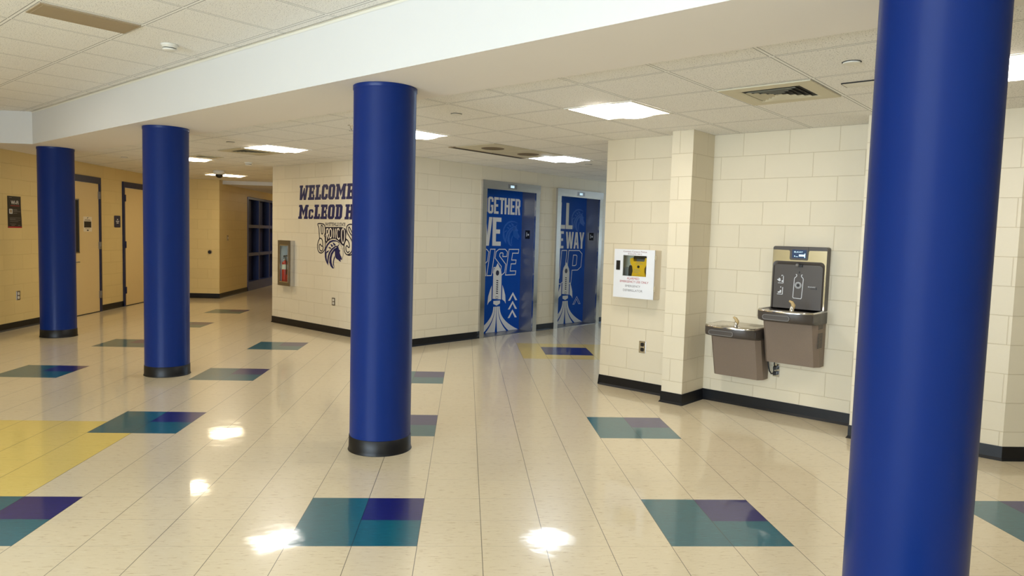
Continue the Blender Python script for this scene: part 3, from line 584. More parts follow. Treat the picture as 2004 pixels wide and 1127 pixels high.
SANS = {  # condensed grotesque
 'G': (5.0, [[(1,0),(3.4,0),(4.4,1),(4.4,5.2),(2.4,5.2),(2.4,3.8),(2.9,3.8),(2.9,1.7),(2.6,1.4),(1.8,1.4),(1.6,1.7),(1.6,8.3),(1.8,8.6),(2.6,8.6),(2.9,8.3),(2.9,7),(4.4,7),(4.4,9),(3.4,10),(1,10),(0,9),(0,1)]]),
 'E': (4.4, [[(0,0),(3.9,0),(3.9,1.5),(1.6,1.5),(1.6,4.3),(3.4,4.3),(3.4,5.8),(1.6,5.8),(1.6,8.5),(3.9,8.5),(3.9,10),(0,10)]]),
 'T': (4.6, [[(1.4,0),(3,0),(3,8.5),(4.3,8.5),(4.3,10),(.1,10),(.1,8.5),(1.4,8.5)]]),
 'H': (5.1, [[(0,0),(1.6,0),(1.6,4.3),(2.9,4.3),(2.9,0),(4.5,0),(4.5,10),(2.9,10),(2.9,5.8),(1.6,5.8),(1.6,10),(0,10)]]),
 'R': (4.9, [[(0,0),(1.6,0),(1.6,4.2),(2.2,4.2),(2.8,0),(4.5,0),(3.7,4.6),(4.4,5.5),(4.4,9),(3.4,10),(0,10)], [(1.6,5.7),(1.6,8.6),(2.5,8.6),(2.8,8.3),(2.8,6),(2.5,5.7)]]),
 'O': (5.0, [[(1,0),(3.4,0),(4.4,1),(4.4,9),(3.4,10),(1,10),(0,9),(0,1)], [(1.8,1.4),(1.6,1.7),(1.6,8.3),(1.8,8.6),(2.6,8.6),(2.8,8.3),(2.8,1.7),(2.6,1.4)]]),
 'W': (7.2, [[(1.3,0),(2.8,0),(3.5,5.4),(4.2,0),(5.7,0),(7,10),(5.5,10),(4.9,3.6),(4.2,10),(2.8,10),(2.1,3.6),(1.5,10),(0,10)]]),
 'A': (5.0, [[(0,0),(1.5,0),(1.8,2.2),(3.0,2.2),(3.3,0),(4.8,0),(3.4,10),(1.4,10)], [(2,3.7),(2.4,7.4),(2.8,3.7)]]),
 'L': (4.2, [[(0,0),(3.9,0),(3.9,1.5),(1.6,1.5),(1.6,10),(0,10)]]),
 'Y': (4.7, [[(1.5,0),(3.1,0),(3.1,4),(4.6,10),(3,10),(2.3,6.3),(1.6,10),(0,10),(1.5,4)]]),
 'I': (2.2, [[(0,0),(1.7,0),(1.7,10),(0,10)]]),
 'S': (4.9, [[(1,0),(3.4,0),(4.4,1),(4.4,4.2),(1.6,7.4),(1.6,8.3),(1.8,8.6),(2.6,8.6),(2.8,8.3),(2.8,7.2),(4.4,7.2),(4.4,9),(3.4,10),(1,10),(0,9),(0,6.6),(2.8,3.4),(2.8,1.7),(2.6,1.4),(1.8,1.4),(1.6,1.7),(1.6,3),(0,3),(0,1)]]),
 'U': (5.0, [[(1,0),(3.4,0),(4.4,1),(4.4,10),(2.8,10),(2.8,1.7),(2.6,1.4),(1.8,1.4),(1.6,1.7),(1.6,10),(0,10),(0,1)]]),
 'P': (4.9, [[(0,0),(1.6,0),(1.6,4),(3.4,4),(4.4,5),(4.4,9),(3.4,10),(0,10)], [(1.6,5.4),(1.6,8.6),(2.5,8.6),(2.8,8.3),(2.8,5.7),(2.5,5.4)]])}
def letters(mb, font, txt, x0, x1, z0, z1, y, t=.001, shear=0, outline=0, space=3.2, mi=0):
    adv = sum(space if c == ' ' else font[c][0] for c in txt); k = (x1-x0)/adv; h = (z1-z0)/10; x = 0
    for c in txt:
        if c == ' ': x += space; continue
        a, loops = font[c]; LL = [[(x0+(x+px)*k+pz*h*shear, z0+pz*h) for px, pz in l] for l in loops]
        if outline:
            for l in LL: mb.ribbon(l, outline, y, 0, True, mi)
        else: mb.poly(LL, y, t, mi)
        x += a
    return mb

# wall lettering and crest on the welcome wall
def decal_thing(name, label, cat, fr): return thing(name, label, cat, at(fr, 0, 0, .0015), FR[fr][1])
r = decal_thing('wall_lettering', 'top line of navy slab lettering on the welcome wall, reading WELCOME', 'lettering', 'wel')
letters(MB(), SLAB, 'WELCOME', .742, 2.105, 1.908, 2.124, 0, 0, shear=.12).build('word', M['ink'], r, weld=False); letters(MB(), SLAB, 'TO', 2.20, 2.57, 1.908, 2.124, 0, 0, shear=.12).build('word', M['ink'], r, weld=False)
r = decal_thing('wall_lettering', 'second line of navy slab lettering on the welcome wall, starting with McLEOD', 'lettering', 'wel')
letters(MB(), SLAB, 'McLEOD', .730, 1.845, 1.630, 1.838, 0, 0, shear=.12).build('word', M['ink'], r, weld=False); letters(MB(), SLAB, 'HALL', 1.895, 2.68, 1.630, 1.838, 0, 0, shear=.12).build('word', M['ink'], r, weld=False)
r = decal_thing('team_crest', 'horse head and script crest painted below the welcome lettering', 'crest', 'wel')
cap = MB(); text_faces(cap, 'FAYETTEVILLE STATE', 1.440, 1.920, 1.534, 1.581, 0, .02); cap.build('caption', M['ink_d'], r, weld=False)
hm = MB()
for p_ in HORSE: hm.poly(p_, -.0016)
hm.ribbon(smooth(RING), .006, -.0016); hm.build('horse_head', M['ink'], r, weld=False)
mm = MB(); mm.poly(MASS, -.0004)
for l in BS: mm.ribbon(smooth(l, l[0] == l[-1]), .0165, -.0004, 0, l[0] == l[-1])
mm.build('wordmark_outline', M['ink_d'], r, weld=False)
for grp in (CREAM[:3], CREAM[3:4], CREAM[4:5], CREAM[5:6], CREAM[6:]):
    cmb = MB()
    for l in grp: cmb.ribbon(smooth(l, True, 3) if l[0] == l[-1] else l, .016, -.0012, 0, l[0] == l[-1])
    cmb.build('wordmark_letter', M['cream'], r, weld=False)

# outlets and switches
def outlet(label, fr, u0, u1, z0, z1, mat, sock, plug=False):
    w, h = u1-u0, z1-z0; r = on_wall('wall_outlet', label, 'outlet', fr, (u0+u1)/2, (z0+z1)/2)
    MB().box(-w/2, w/2, -.006, 0, -h/2, h/2).build('cover_plate', mat, r, bevel=.002)
    for s in (-1, 1):
        z = s*h*.21; so = MB(); so.poly([(x, zz+z) for x, zz in rrect(-w*.25, w*.25, -h*.15, h*.15, w*.14)], -.0085, .003); so.build('socket', sock, r)
        for x in (-.008, .006): MB().box(x, x+.003, -.0092, -.0085, z-.004, z+.008).build('slot', M['dark'], bpy.data.objects[so_name(r)])
    return r
def so_name(r): return [c for c in bpy.data.objects if c.parent == r and c.name.startswith('socket')][-1].name
outlet('steel electrical outlet on the wall under the defibrillator cabinet', 'aed', .450, .524, .379, .495, M['steel'], M['black'])
outlet('brown electrical outlet with pale sockets, under the painted crest', 'wel', 1.622, 1.696, .405, .516, M['steel_d'], M['plastic_w'])
outlet('steel electrical outlet low on the left wall below the black poster', 'left', 6.832, 6.911, .393, .518, M['steel_d'], M['plastic_w'])
fo = outlet('steel outlet with two black plugs, beneath the taller drinking fountain', 'fou', .690, .745, .312, .425, M['steel'], M['black'])
r = on_wall('light_switch', 'steel switch plate on the yellow hallway wall before the blue shelves', 'light switch', 'hall', .50, 1.25)
MB().box(-.04, .04, -.006, 0, -.06, .06).build('cover_plate', M['brown'], r); MB().box(-.006, .006, -.014, -.006, -.014, .014).build('toggle', M['plastic_w'], r)
r = on_wall('door_stop', 'round dark bumper on the far yellow wall', 'door stop', 'far', .861, .957)
t_ = MB(); t_.tube([(0, 0, 0), (0, -.008, 0)], .045, 20); t_.build('mounting_plate', M['brown'], r); t_ = MB(); t_.tube([(0, -.008, 0), (0, -.03, 0), (0, -.035, 0)], [.032, .03, .018], 20); t_.build('bumper', M['black'], r)

# poster, room sign and door notice
r = on_wall('poster', 'black poster headed Wi-Fi on the left wall', 'poster', 'left', 6.686, 1.38, .002)
MB().poly([(0, 0), (.298, 0), (.296, .10), (.288, .20), (.283, .30), (.283, .428), (-.002, .428)], -.001, .002).build('sheet', M['black'], r)
p_ = MB(); text_faces(p_, 'Wi-Fi', .070, .232, .318, .368, -.0016, .015); p_.build('heading', M['wrap_w'], r, weld=False)
MB().box(.06, .25, -.0018, -.001, .296, .303).build('red_subtitle', M['redink'], r); MB().box(0.002, .296, -.0018, -.001, 0, .018).build('red_stripe', M['redink'], r)
p_ = MB().poly(rrect(.03, .10, .19, .255, .008), -.0018, .001); p_.build('phone_icon', M['clear'], r); MB().box(.045, .085, -.0025, -.0018, .203, .245).build('icon_screen', M['brown'], r)
p_ = MB()
for q_ in ((.03, .09, .404), None, (.115, .20, .247), (.115, .205, .235), (.115, .27, .220), (.115, .20, .196), None, (.04, .27, .132), (.04, .16, .118), (.04, .27, .104), (.04, .22, .084), (.04, .17, .05), (.07, .14, .03), (.21, .26, .032)):
    if q_ is None: p_.build('upper_print', M['greyink'], r, weld=False); p_ = MB(); continue
    x0, x1, z = q_; p_.box(x0, x1, -.0018, -.001, z, z+.005)
p_.build('lower_print', M['greyink'], r, weld=False)
r = on_wall('room_sign', 'small dark blue room sign beside the plain tan door', 'sign', 'left', 9.672, 1.415)
MB().poly(rrect(-.105, .105, 0, .205, .02), -.008, .008).build('sign_plate', M['navy_paint'], r)
p_ = MB()
for x0, x1, z in ((-.02, .02, .13), (-.055, .055, .098), (-.035, .035, .068)): p_.box(x0, x1, -.010, -.008, z, z+.018)
p_.build('raised_marks', M['clear'], r, weld=False)
r = on_wall('door_notice', 'paper notice with a dark centre taped on the tan door', 'notice', 'left', 8.545, 1.338, .013)
MB().box(0, .255, -.001, 0, 0, .24).build('paper', M['cream'], r)
p_ = MB(); p_.box(.02, .235, -.0018, -.001, .065, .165); p_.box(.10, .155, -.0018, -.001, .012, .03); p_.poly([(.10, .205), (.13, .215), (.155, .232), (.12, .228)], -.0018); p_.box(.03, .22, -.0018, -.001, .178, .184); p_.box(.05, .2, -.0018, -.001, .190, .195); p_.box(.05, .2, -.0018, -.001, .045, .05); p_.build('print', M['black'], r, weld=False)

# blue open shelving recessed in the hall wall
r = on_wall('cubby_shelf', 'tall dark blue open cubby shelving in the hallway wall', 'shelving', 'hall', 1.88)
W_ = 3.6; D_ = .13
cs = new_mat('cubby_blue', srgb(44, 62, 124), .35); cb = new_mat('cubby_deep_blue', srgb(14, 26, 84), .5)
MB().box(0, W_, D_, D_+.012, 0, 2.19).build('back_panel', cb, r)
MB().box(0, W_, -.015, D_, 0, .215).build('plinth', cs, r); MB().box(0, W_, -.012, D_, 2.14, 2.19).build('top_panel', cs, r)
for z in (.815, 1.475): MB().box(.06, W_-.06, -.008, D_, z, z+.075).build('shelf', cs, r)
for k, x in enumerate((0, .875, 1.77, 2.66, W_-.06)): MB().box(x, x+.06, -.010, D_, .215, 2.14).build('upright', cs, r)

# ------------------------------------------------------------------ fire extinguisher cabinet
r = on_wall('extinguisher_cabinet', 'stainless fire extinguisher cabinet on the left end of the welcome wall', 'cabinet', 'wel', .30, .61)
cw_, ch_ = .345, .69
bd = MB(); bd.box(0, .012, -.07, 0, 0, ch_); bd.box(cw_-.012, cw_, -.07, 0, 0, ch_); bd.box(.012, cw_-.012, -.07, 0, 0, .012); bd.box(.012, cw_-.012, -.07, 0, ch_-.012, ch_)
bd.build('cabinet_body', M['steel'], r, weld=False)
bd = MB(); bd.box(.032, .036, -.07, .075, .04, .65); bd.box(.311, .315, -.07, .075, .04, .65); bd.box(.036, .311, .071, .075, .04, .65); bd.box(.036, .311, -.07, .075, .04, .044); bd.box(.036, .311, -.07, .075, .646, .65)
bd.build('tub_liner', M['wrap_w'], r, weld=False)  # liner kept white and shallow to brighten the cabinet interior
dr = MB().poly([[(0, 0), (cw_, 0), (cw_, ch_), (0, ch_)], [(.062, .065), (.062, .61), (cw_-.062, .61), (cw_-.062, .065)]], -.082, .012).build('cabinet_door', M['steel_d'], r)
lp = MB().poly([[(.05, .052), (cw_-.05, .052), (cw_-.05, .623), (.05, .623)], [(.062, .065), (.062, .61), (cw_-.062, .61), (cw_-.062, .065)]], -.086, .004).build('door_lip', M['steel'], dr)
MB().box(.060, cw_-.060, -.078, -.076, .063, .612).build('glass_pane', M['glass'], dr)
r = on_wall('fire_extinguisher', 'red fire extinguisher standing inside the stainless wall cabinet', 'fire extinguisher', 'wel', .394, .656, .008)
MB().lathe((0, 0), [(.048, 0), (.052, .01), (.052, .285), (.045, .31), (.022, .33), (.02, .335)], 28).build('cylinder', M['red'], r)
MB().lathe((0, 0), [(.017, .335), (.017, .365), (.012, .37)], 16).build('valve', M['chrome'], r)
MB().poly([(-.05, .385), (.045, .40), (.045, .415), (-.045, .41)], -.008, .016).poly([(-.05, .36), (.02, .37), (.02, .382), (-.05, .372)], -.008, .016).build('lever', M['black'], r)
h_ = MB(); h_.tube([(.015, -.01, .355), (.05, -.02, .35), (.066, -.02, .30), (.062, -.02, .2), (.06, -.02, .12)], .008); h_.build('hose', M['black'], r)
MB().lathe((0, 0), [(.0525, .20), (.0525, .275)], 28, caps=(False, False)).build('instruction_label', M['cream'], r)
h_ = MB(); h_.tube([(0, -.016, .35), (0, -.026, .35)], .014, 14); h_.build('gauge', M['clear'], r)

# ------------------------------------------------------------------ defibrillator cabinet
r = on_wall('defibrillator_cabinet', 'white wall cabinet with a window, lettered EMERGENCY DEFIBRILLATOR', 'cabinet', 'aed', .212, .911)
cw_, ch_, cd_ = .44, .462, .13
bd = MB(); bd.box(.004, .014, -cd_+.012, 0, 0, ch_-.004); bd.box(cw_-.014, cw_-.004, -cd_+.012, 0, 0, ch_-.004); bd.box(.014, cw_-.014, -cd_+.012, 0, 0, .01); bd.box(.014, cw_-.014, -cd_+.012, 0, ch_-.014, ch_-.004); bd.box(.014, cw_-.014, -.006, 0, .01, ch_-.014)
bd.build('cabinet_body', M['cream'], r, weld=False)
win = [(.098, .209), (.098, .405), (.356, .405), (.356, .209)]
dr = MB().poly([[(0, 0), (cw_, 0), (cw_, ch_), (0, ch_)], win], -cd_, .012).build('cabinet_door', M['wrap_w'], r)
MB().box(.098, .356, -cd_+.004, -cd_+.006, .209, .405).build('window_pane', M['glass'], dr)
MB().box(.026, .068, -cd_-.004, -cd_, .262, .352).build('latch_pull', M['black'], dr)
for z in (.08, .37): MB().box(cw_-.002, cw_+.006, -cd_+.002, -cd_+.016, z, z+.045).build('hinge', M['chrome'], dr)
p_ = MB(); text_faces(p_, 'ALARMED', .150, .285, .176, .198, -cd_-.0008); text_faces(p_, 'EMERGENCY USE ONLY', .074, .386, .146, .166, -cd_-.0008); p_.build('red_lettering', M['redink'], dr, weld=False)
p_ = MB(); text_faces(p_, 'Contact Campus Police', .100, .356, .430, .449, -cd_-.0008); text_faces(p_, '910-672-1911', .152, .300, .411, .426, -cd_-.0008); p_.build('contact_lettering', new_mat('dark_red_ink', srgb(120, 50, 52), .5), dr, weld=False)
p_ = MB(); text_faces(p_, 'EMERGENCY', .135, .300, .104, .124, -cd_-.0008); text_faces(p_, 'DEFIBRILLATOR', .112, .325, .062, .083, -cd_-.0008); p_.build('grey_lettering', M['greyink'], dr, weld=False)
r = on_wall('defibrillator', 'yellow defibrillator unit with a black handle seen in the white cabinet window', 'defibrillator', 'aed', .450, 1.085, .02)
yb = MB(); outl = [(-.068, 0), (.088, 0), (.092, .03), (.070, .07), (.070, .11), (.088, .14), (.110, .16), (.112, .205), (.075, .212), (.068, .175), (-.048, .175), (-.055, .212), (-.090, .200), (-.088, .16), (-.062, .125), (-.056, .08), (-.066, .04)]
yb.poly(outl, -.065, .06); yb.build('yellow_housing', M['yellowp'], r)
MB().box(-.115, .118, -.045, -.008, .0, .135).build('rear_casing', M['black'], r, bevel=.01)
h_ = MB(); h_.tube([(-.07, -.04, .185), (-.05, -.045, .212), (.07, -.045, .212), (.09, -.04, .185)], .014, 12); h_.build('carry_handle', M['black'], r)
MB().box(-.045, .065, -.02, -.008, .15, .20).build('grey_panel', M['grey'], r)
h_ = MB(); h_.tube([(.006, -.065, .125), (.006, -.069, .125)], .013, 16); h_.build('power_button', M['black'], r)
p_ = MB()
for x0, x1, z in ((-.015, .025, .166), (-.03, .05, .150), (-.045, .02, .095), (-.045, .03, .082), (-.04, .01, .068), (-.01, .02, .05)): p_.box(x0, x1, -.0665, -.065, z, z+.004)
p_.build('printed_lines', M['brown'], r, weld=False)
r = on_wall('pad_pouch', 'grey pouch beside the yellow unit inside the white cabinet', 'pouch', 'aed', .300, 1.10, .02)
MB().box(-.035, .028, -.04, 0, 0, .10).build('pouch', M['grey'], r, bevel=.008)

# ------------------------------------------------------------------ drinking fountains
def outline(xa, xb, ya, yc, rc, n=8, m=14):
    """plan outline of the apron: straight sides and a bowed front; back at y=0"""
    P = [(xa, 0)]; xm = (xa+xb)/2; half = (xb-xa)/2
    front = []
    for i in range(m+1):
        t = -1+2*i/m; front.append((xm+t*half, -(ya+(yc-ya)*(1-abs(t)**2.6))))
    # round the two corners
    P += [(xa, -ya*.5), (xa, -(ya-rc))] + [(xa+rc*(1-math.cos(a)), -(ya-rc)-rc*math.sin(a)) for a in (PI/8, PI/4, 3*PI/8)]
    P += [p for p in front if xa+rc*.9 < p[0] < xb-rc*.9]
    P += [(xb-rc*(1-math.cos(a)), -(ya-rc)-rc*math.sin(a)) for a in (3*PI/8, PI/4, PI/8)] + [(xb, -(ya-rc)), (xb, -ya*.5), (xb, 0)]
    return P
def fountain(label, u0, zr, tall):
    r = on_wall('drinking_fountain', label, 'drinking fountain', 'fou', u0, zr); W = .45
    b = MB(); t, bt = .25, .15; c = .035
    sec = lambda z, d: [(.006, 0, z), (.006, -(d-c*.6), z), (.006+c*.6, -d, z), (W-.006-c*.9, -d, z), (W-.006, -(d-c*1.4), z), (W-.006, 0, z)]
    b.loft([sec(-.465, bt), sec(-.10, t)], smooth=False); b.build('lower_cabinet', M['taupe'], r)
    o1 = outline(0, W, .37, .435, .035)
    ring = lambda P, z, k=1, dy=0: [(W/2+(x-W/2)*k, y*k+dy, z) for x, y in P]
    o2 = outline(0, W, .27, .30, .03)
    a = MB(); a.loft([[(x, y, -.105) for x, y in o2], [(x, y*.97, -.085) for x, y in o1], [(x, y, -.06) for x, y in o1], [(x, y, -.012) for x, y in o1]], (True, False)); a.build('apron', M['charcoal'], r)
    # stainless top with a sunken bowl: rings from the rim inward
    def bowl_ring(k, z):
        out = []; n = len(o1)
        for i in range(n):
            x, y = o1[i]; ang = math.atan2(y+.20, x-W/2); ex, ey = W/2+.185*math.cos(ang), -.215+.150*math.sin(ang)
            out.append((x+(ex-x)*k, y+(ey-y)*k, z))
        return out
    tp = MB(); tp.loft([[(x, y, -.013) for x, y in o1], [(x, y, -.002) for x, y in o1], bowl_ring(.06, .003), bowl_ring(.16, -.002), bowl_ring(.3, -.012), bowl_ring(.7, -.015), bowl_ring(.95, -.018), bowl_ring(1.03, -.03), bowl_ring(1.15, -.07), bowl_ring(1.5, -.085), bowl_ring(1.95, -.09)], (False, True))
    tp.build('basin', new_mat('basin_steel', (.72, .69, .65, 1), .16, 1), r)
    pb = MB(); pb.poly(rrect(.075, .30, -.078, -.030, .022), -.437, .03); pb.build('push_bar', M['charcoal'], r, bevel=.003)
    pr = MB(); pr.poly([[(x, z) for x, z in rrect(.078, .297, -.075, -.033, .020)], [(x, z) for x, z in rrect(.082, .293, -.071, -.037, .017)][::-1]], -.4385, .001); pr.build('push_bar_edge', M['grey'], r)
    sp = MB()
    for z0, z1, y0, y1 in ((-.078, -.030, -.34, -.24),): sp.box(W-.004, W+.003, y0, y1, z0, z1)
    sp.build('side_push_pad', M['charcoal'], r, bevel=.002)
    # bubbler near the front right of the bowl
    bx, by = .285, -.36
    s_ = MB(); s_.tube([(bx, by, -.004), (bx, by, .012), (bx, by, .03), (bx-.004, by+.012, .046)], [.021, .017, .013, .012], 16); s_.build('bubbler', M['chrome'], r)
    s_ = MB(); s_.tube([(bx+.004, by+.012, .02), (bx+.006, by+.015, .05), (bx-.006, by+.006, .075), (bx-.022, by-.006, .086)], [.012, .016, .013, .007], 14); s_.build('mouth_guard', M['brass'], r)
    if tall:
        for rr, (z0, n_) in enumerate(((-.155, 9), (-.30, 11))):
            g = MB()
            for k in range(n_):
                z = z0+k*.0115+(0 if rr else .012)
                for j in range(2): g.box(W-.0065, W-.0045, -.185+j*.06, -.135+j*.06, z, z+.006)
            g.build('louver_slots', M['black'], r, weld=False)
        # bottle filler
        px = lambda x: .0+(x-90)*.000553+.003
        pz = lambda y: .523-(y-70)*.00056
        MB().poly(rrect(0.002, .448, .0, .523, .018, bl=False), -.085, .085).build('filler_housing', M['charcoal'], r, bevel=.003)
        fp = MB(); alc = [(x, z) for x, z in rrect(px(99), px(872), 0.001, pz(292), .035, bl=False)]
        fp.poly([[(px(92), .001), (px(893), .001), (px(893), pz(125)), (px(640), pz(128)), (px(628), pz(145)), (px(622), pz(262)), (px(610), pz(272)), (px(362), pz(272)), (px(350), pz(258)), (px(348), pz(145)), (px(338), pz(128)), (px(92), pz(122))], alc[::-1]], -.0885, .004)
        fp.build('stainless_panel', M['steel'], r)
        al = MB(); n = len(alc); back = [(W/2+(x-W/2)*.93, z*.93) for x, z in alc]
        for i in range(n):
            j = (i+1) % n
            if abs(alc[i][1]-alc[j][1]) < 1e-6 and alc[i][1] < .01: continue
            al.face([(alc[i][0], -.0895, alc[i][1]), (back[i][0], -.0865, back[i][1]), (back[j][0], -.0865, back[j][1]), (alc[j][0], -.0895, alc[j][1])], None, 0, True)
        al.poly(back, -.0865); al.build('alcove', M['charcoal'], r)
        MB().poly(rrect(px(350), px(620), pz(268), .521, .012), -.092, .008).build('display_bezel', M['charcoal'], r)
        sc = MB().poly([(px(385), pz(240)), (px(598), pz(244)), (px(598), pz(118)), (px(385), pz(115))], -.0935, .001).build('display', M['screen'], r)
        t_ = MB(); text_faces(t_, 'ELKAY', px(415), px(545), pz(160), pz(140), -.0942, .01); t_.box(px(488), px(575), -.0942, -.0936, pz(216), pz(186)); t_.box(px(570), px(582), -.0944, -.0942, pz(235), pz(170)); t_.box(px(418), px(430), -.0942, -.0936, pz(222), pz(205)); t_.box(px(440), px(475), -.0942, -.0936, pz(222), pz(216)); t_.build('display_text', M['screen_l'], sc, weld=False)
        bt_ = MB(); B_ = [(455, 485), (470, 490), (468, 515), (440, 540), (437, 560), (428, 830), (436, 842), (548, 846), (557, 832), (570, 560), (566, 540), (540, 515), (540, 492), (555, 487)]
        bt_.ribbon([(px(x), pz(y)) for x, y in B_], .005, -.0875)
        for rr in (47, 33): bt_.ribbon([(px(497)+rr*.00055*math.cos(a*PI/12), pz(647)+rr*.00055*math.sin(a*PI/12)) for a in range(25)], .003, -.0875)
        for x0, x1, y0, y1 in ((265, 275, 520, 630), (190, 270, 624, 632), (240, 262, 505, 513), (240, 248, 505, 525), (262, 272, 690, 800), (185, 265, 794, 802), (232, 242, 680, 700)): bt_.box(px(x0), px(x1), -.0876, -.0866, pz(y1), pz(y0))
        bt_.poly([(px(x), pz(y)) for x, y in ((170, 575), (195, 570), (205, 550), (225, 560), (230, 600), (205, 605), (190, 590))], -.0875); bt_.poly([(px(x), pz(y)) for x, y in ((245, 610), (245, 590), (265, 585), (265, 610))], -.0875)
        bt_.poly([(px(x), pz(y)) for x, y in ((195, 780), (195, 762), (222, 755), (228, 735), (248, 735), (246, 778))], -.0875)
        text_faces(bt_, 'ELKAY', px(645), px(755), pz(668), pz(654), -.0875, .01); bt_.build('printed_icons', M['clear'], r, weld=False)
        dk = MB(); dk.poly([(px(x), pz(y)) for x, y in ((508, 430), (520, 452), (518, 466), (508, 470), (498, 466), (496, 452))], -.0876); dk.poly([(px(497)+.009*math.cos(a*PI/8), pz(647)+.009*math.sin(a*PI/8)) for a in range(16)], -.0876); dk.poly([(px(x), pz(y)) for x, y in ((765, 655), (777, 685), (770, 700), (758, 698), (755, 685))], -.0876); dk.box(px(680), px(750), -.0877, -.0870, pz(694), pz(684)); dk.build('sensor_eye', M['black'], r, weld=False)
        sp_ = MB(); sp_.tube([(px(480), -.085, pz(345)), (px(480), -.11, pz(345)), (px(480), -.115, pz(352)), (px(480), -.115, pz(368))], [.014, .014, .013, .010], 16); sp_.build('filler_spout', M['grey'], r)
        MB().box(px(505), px(550), -.10, -.086, pz(375), pz(340)).build('spout_bracket', M['black'], r)
    return r
fountain('shorter drinking fountain, mounted lower at the left of the pair', .200, .748, False)
fountain('taller drinking fountain with the bottle filler panel above its basin', .662, .925, True)
for (zz, side, lab) in ((.392, 0, 'black power cord into the upper socket under the taller fountain'), (.345, 1, 'black looping power cord into the lower socket under the fountains')):
    r = on_wall('power_cord', lab, 'cord', 'fou', .7175, zz, .0105)
    MB().box(-.017, .015, -.035, 0, -.016, .016).build('plug', M['black'], r, bevel=.006)
    k = MB(); k.tube([(0, -.03, .01), (-.004, -.034, .04), (-.010, -.03, .085)], .006) if not side else k.tube([(-.012, -.03, 0), (-.026, -.034, -.006), (-.042, -.04, .02), (-.050, -.045, .06), (-.0565, -.05, .12)], .006)
    k.build('cable', M['black'], r)

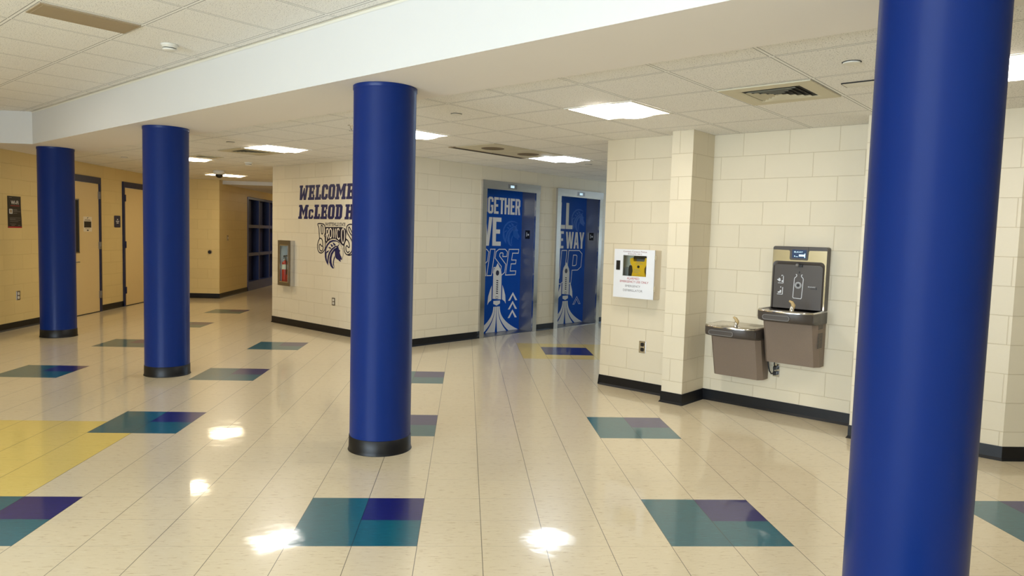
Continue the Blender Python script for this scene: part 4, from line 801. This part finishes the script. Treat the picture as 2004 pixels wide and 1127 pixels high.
# ------------------------------------------------------------------ elevators
def elevator(label, u0, u1, d0, d1, graphic, num):
    r = on_wall('elevator', label, 'elevator', 'elev', u0); w = u1-u0; a, b = d0-u0, d1-u0; D = .25
    f = MB(); f.box(0, a, -.03, 0, 0, 2.125); f.box(b, w, -.03, 0, 0, 2.125); 
    jb = MB(); jb.box(a-.012, a, 0, D, 0, 2.13); jb.box(b, b+.012, 0, D, 0, 2.13); jb.build('jamb_returns', M['jamb'], r, weld=False)
    f.box(-.004, w+.004, -.034, 0, 2.125, 2.245); f.box(a-.012, b+.012, 0, D, 2.13, 2.142)
    fr = f.build('door_frame', M['steel'], r, weld=False)
    cx = w/2-.02
    MB().box(cx-.10, cx+.10, -.040, -.034, 2.15, 2.215).build('position_indicator', M['steel_d'], fr); MB().box(cx-.045, cx+.035, -.042, -.040, 2.165, 2.20).build('indicator_digits', M['screen_l'], fr)
    pl = MB(); pl.box(b-.0035, b, .08, .17, 1.43, 1.56); p = pl.build('floor_plate', M['black'], fr)
    pm = MB(); pm.box(b-.0045, b-.0035, .095, .12, 1.48, 1.505); pm.box(b-.0045, b-.0035, .135, .145, 1.465, 1.53); pm.build('floor_marking', M['clear'], p, weld=False)
    MB().box(a, b, -.005, D, 0, .006).build('sill', M['steel_d'], r)
    dp = MB().box(a, b, D, D+.04, .006, 2.135).build('door_panel', M['wrap'], r)
    y = D-.0012; X = lambda v: v-u0
    wm = MB(); ex_ = MB(); om = MB(); hm = MB(); nm = MB()
    cxr = (d0+d1)/2+.015
    def rp(pts): return [(X(cxr)+x, z) for x, z in pts]
    g = graphic
    # ghosted horse head
    hx, hz, hs = g['horse']
    for p_ in HORSE: hm.poly([(X(hx)+(q[0]-1.67)*hs, hz+(q[1]-1.15)*hs) for q in p_], y+.0006)
    # rocket
    wm.poly(rp([(0, 1.055), (-.03, 1.01), (-.075, .96), (-.092, .90), (-.095, .52), (.095, .50), (.095, .88), (.08, .94), (.03, 1.01)]), y-.0006)
    for s in (-1, 1): wm.poly(rp([(s*.118, .72), (s*.15, .66), (s*.19, .56), (s*.205, .43), (s*.175, .47), (s*.118, .50)]), y-.0006)
    wm.poly(rp([(-.075, .485), (.075, .485), (.075, .44), (0, .412), (-.075, .44)]), y-.0006)
    fx = lambda s, z: s*(.072+.42*max(0, (.39-z)/.38)**2.3+.05*(.39-z))
    for s0, s1 in ((-1, -.56), (-.46, -.05), (.05, .46), (.56, 1)):
        zs = [.395-.385*i/10 for i in range(11)]
        for z0, z1 in zip(zs[:-1], zs[1:]): ex_.poly(rp([(fx(s0, z1), z1), (fx(s1, z1), z1), (fx(s1, z0), z0), (fx(s0, z0), z0)]), y-.0006)
    nm.poly(rp([(.037*math.cos(k*PI/10), .905+.040*math.sin(k*PI/10)) for k in range(20)]), y-.0012)
    for k in range(7): nm.poly(rp([(-.02, .80-.032*k), (.022, .795-.032*k), (.022, .778-.032*k), (-.02, .783-.032*k)]), y-.0012)
    nm.ribbon(rp([(-.022, .55), (.022, .55), (.022, .515), (-.022, .518), (-.022, .55)]), .006, y-.0012)
    for t, x0, x1, z0, z1, sh, out in g['text']:
        if out:
            n0 = len(om.v); letters(om, SANS, t, X(x0), X(x1), z0, z1, y-.0003, 0, sh, .013)
        else: letters(MB(), SANS, t, X(x0), X(x1), z0, z1, y, 0, sh).build('word', M['wrap_w'], dp, weld=False)
    for cx_, cz, out in g['chev']:
        P = [(-.108, -.13), (-.062, -.13), (0, -.045), (.06, -.13), (.108, -.13), (0, 0)]; P = [(X(cx_)+px_, cz+pz_) for px_, pz_ in P]
        if out: MB().ribbon(P, .008, y, 0, True).build('up_arrow', M['wrap_w'], dp, weld=False)
        else: MB().poly(P, y).build('up_arrow', M['wrap_w'], dp, weld=False)
    hm.build('ghosted_horse', M['wrap_l'], dp, weld=False); wm.build('rocket', M['wrap_w'], dp, weld=False); ex_.build('exhaust_trail', M['wrap_w'], dp, weld=False); om.build('outlined_lettering', M['wrap_w'], dp, weld=False); nm.build('rocket_markings', M['navy_paint'], dp, weld=False)
    return r
elevator('left elevator, doors wrapped in blue with the word RISE and a rocket', 1.33, 2.60, 1.42, 2.51,
    {'horse': (2.30, 1.52, .95), 'text': [('TOGETHER', 1.485, 2.475, 1.79, 2.035, 0, 0), ('WE', 1.50, 2.06, 1.313, 1.736, 0, 0), ('RISE', 1.46, 2.42, .87, 1.262, .17, 1)], 'chev': [(2.347, .601, 0), (2.347, .466, 0), (2.347, .332, 0)]}, '1')
elevator('right elevator, doors wrapped in blue with the word WAY and a rocket', 3.04, 4.31, 3.14, 4.22,
    {'horse': (4.02, 1.78, .95), 'text': [('ALL', 3.19, 3.845, 1.61, 2.045, 0, 0), ('THE', 3.19, 3.61, 1.285, 1.57, 0, 0), ('WAY', 3.655, 4.185, 1.282, 1.563, 0, 0), ('UP', 3.25, 4.13, .69, 1.25, .10, 1)], 'chev': [(4.025, .458, 1)]}, '1')
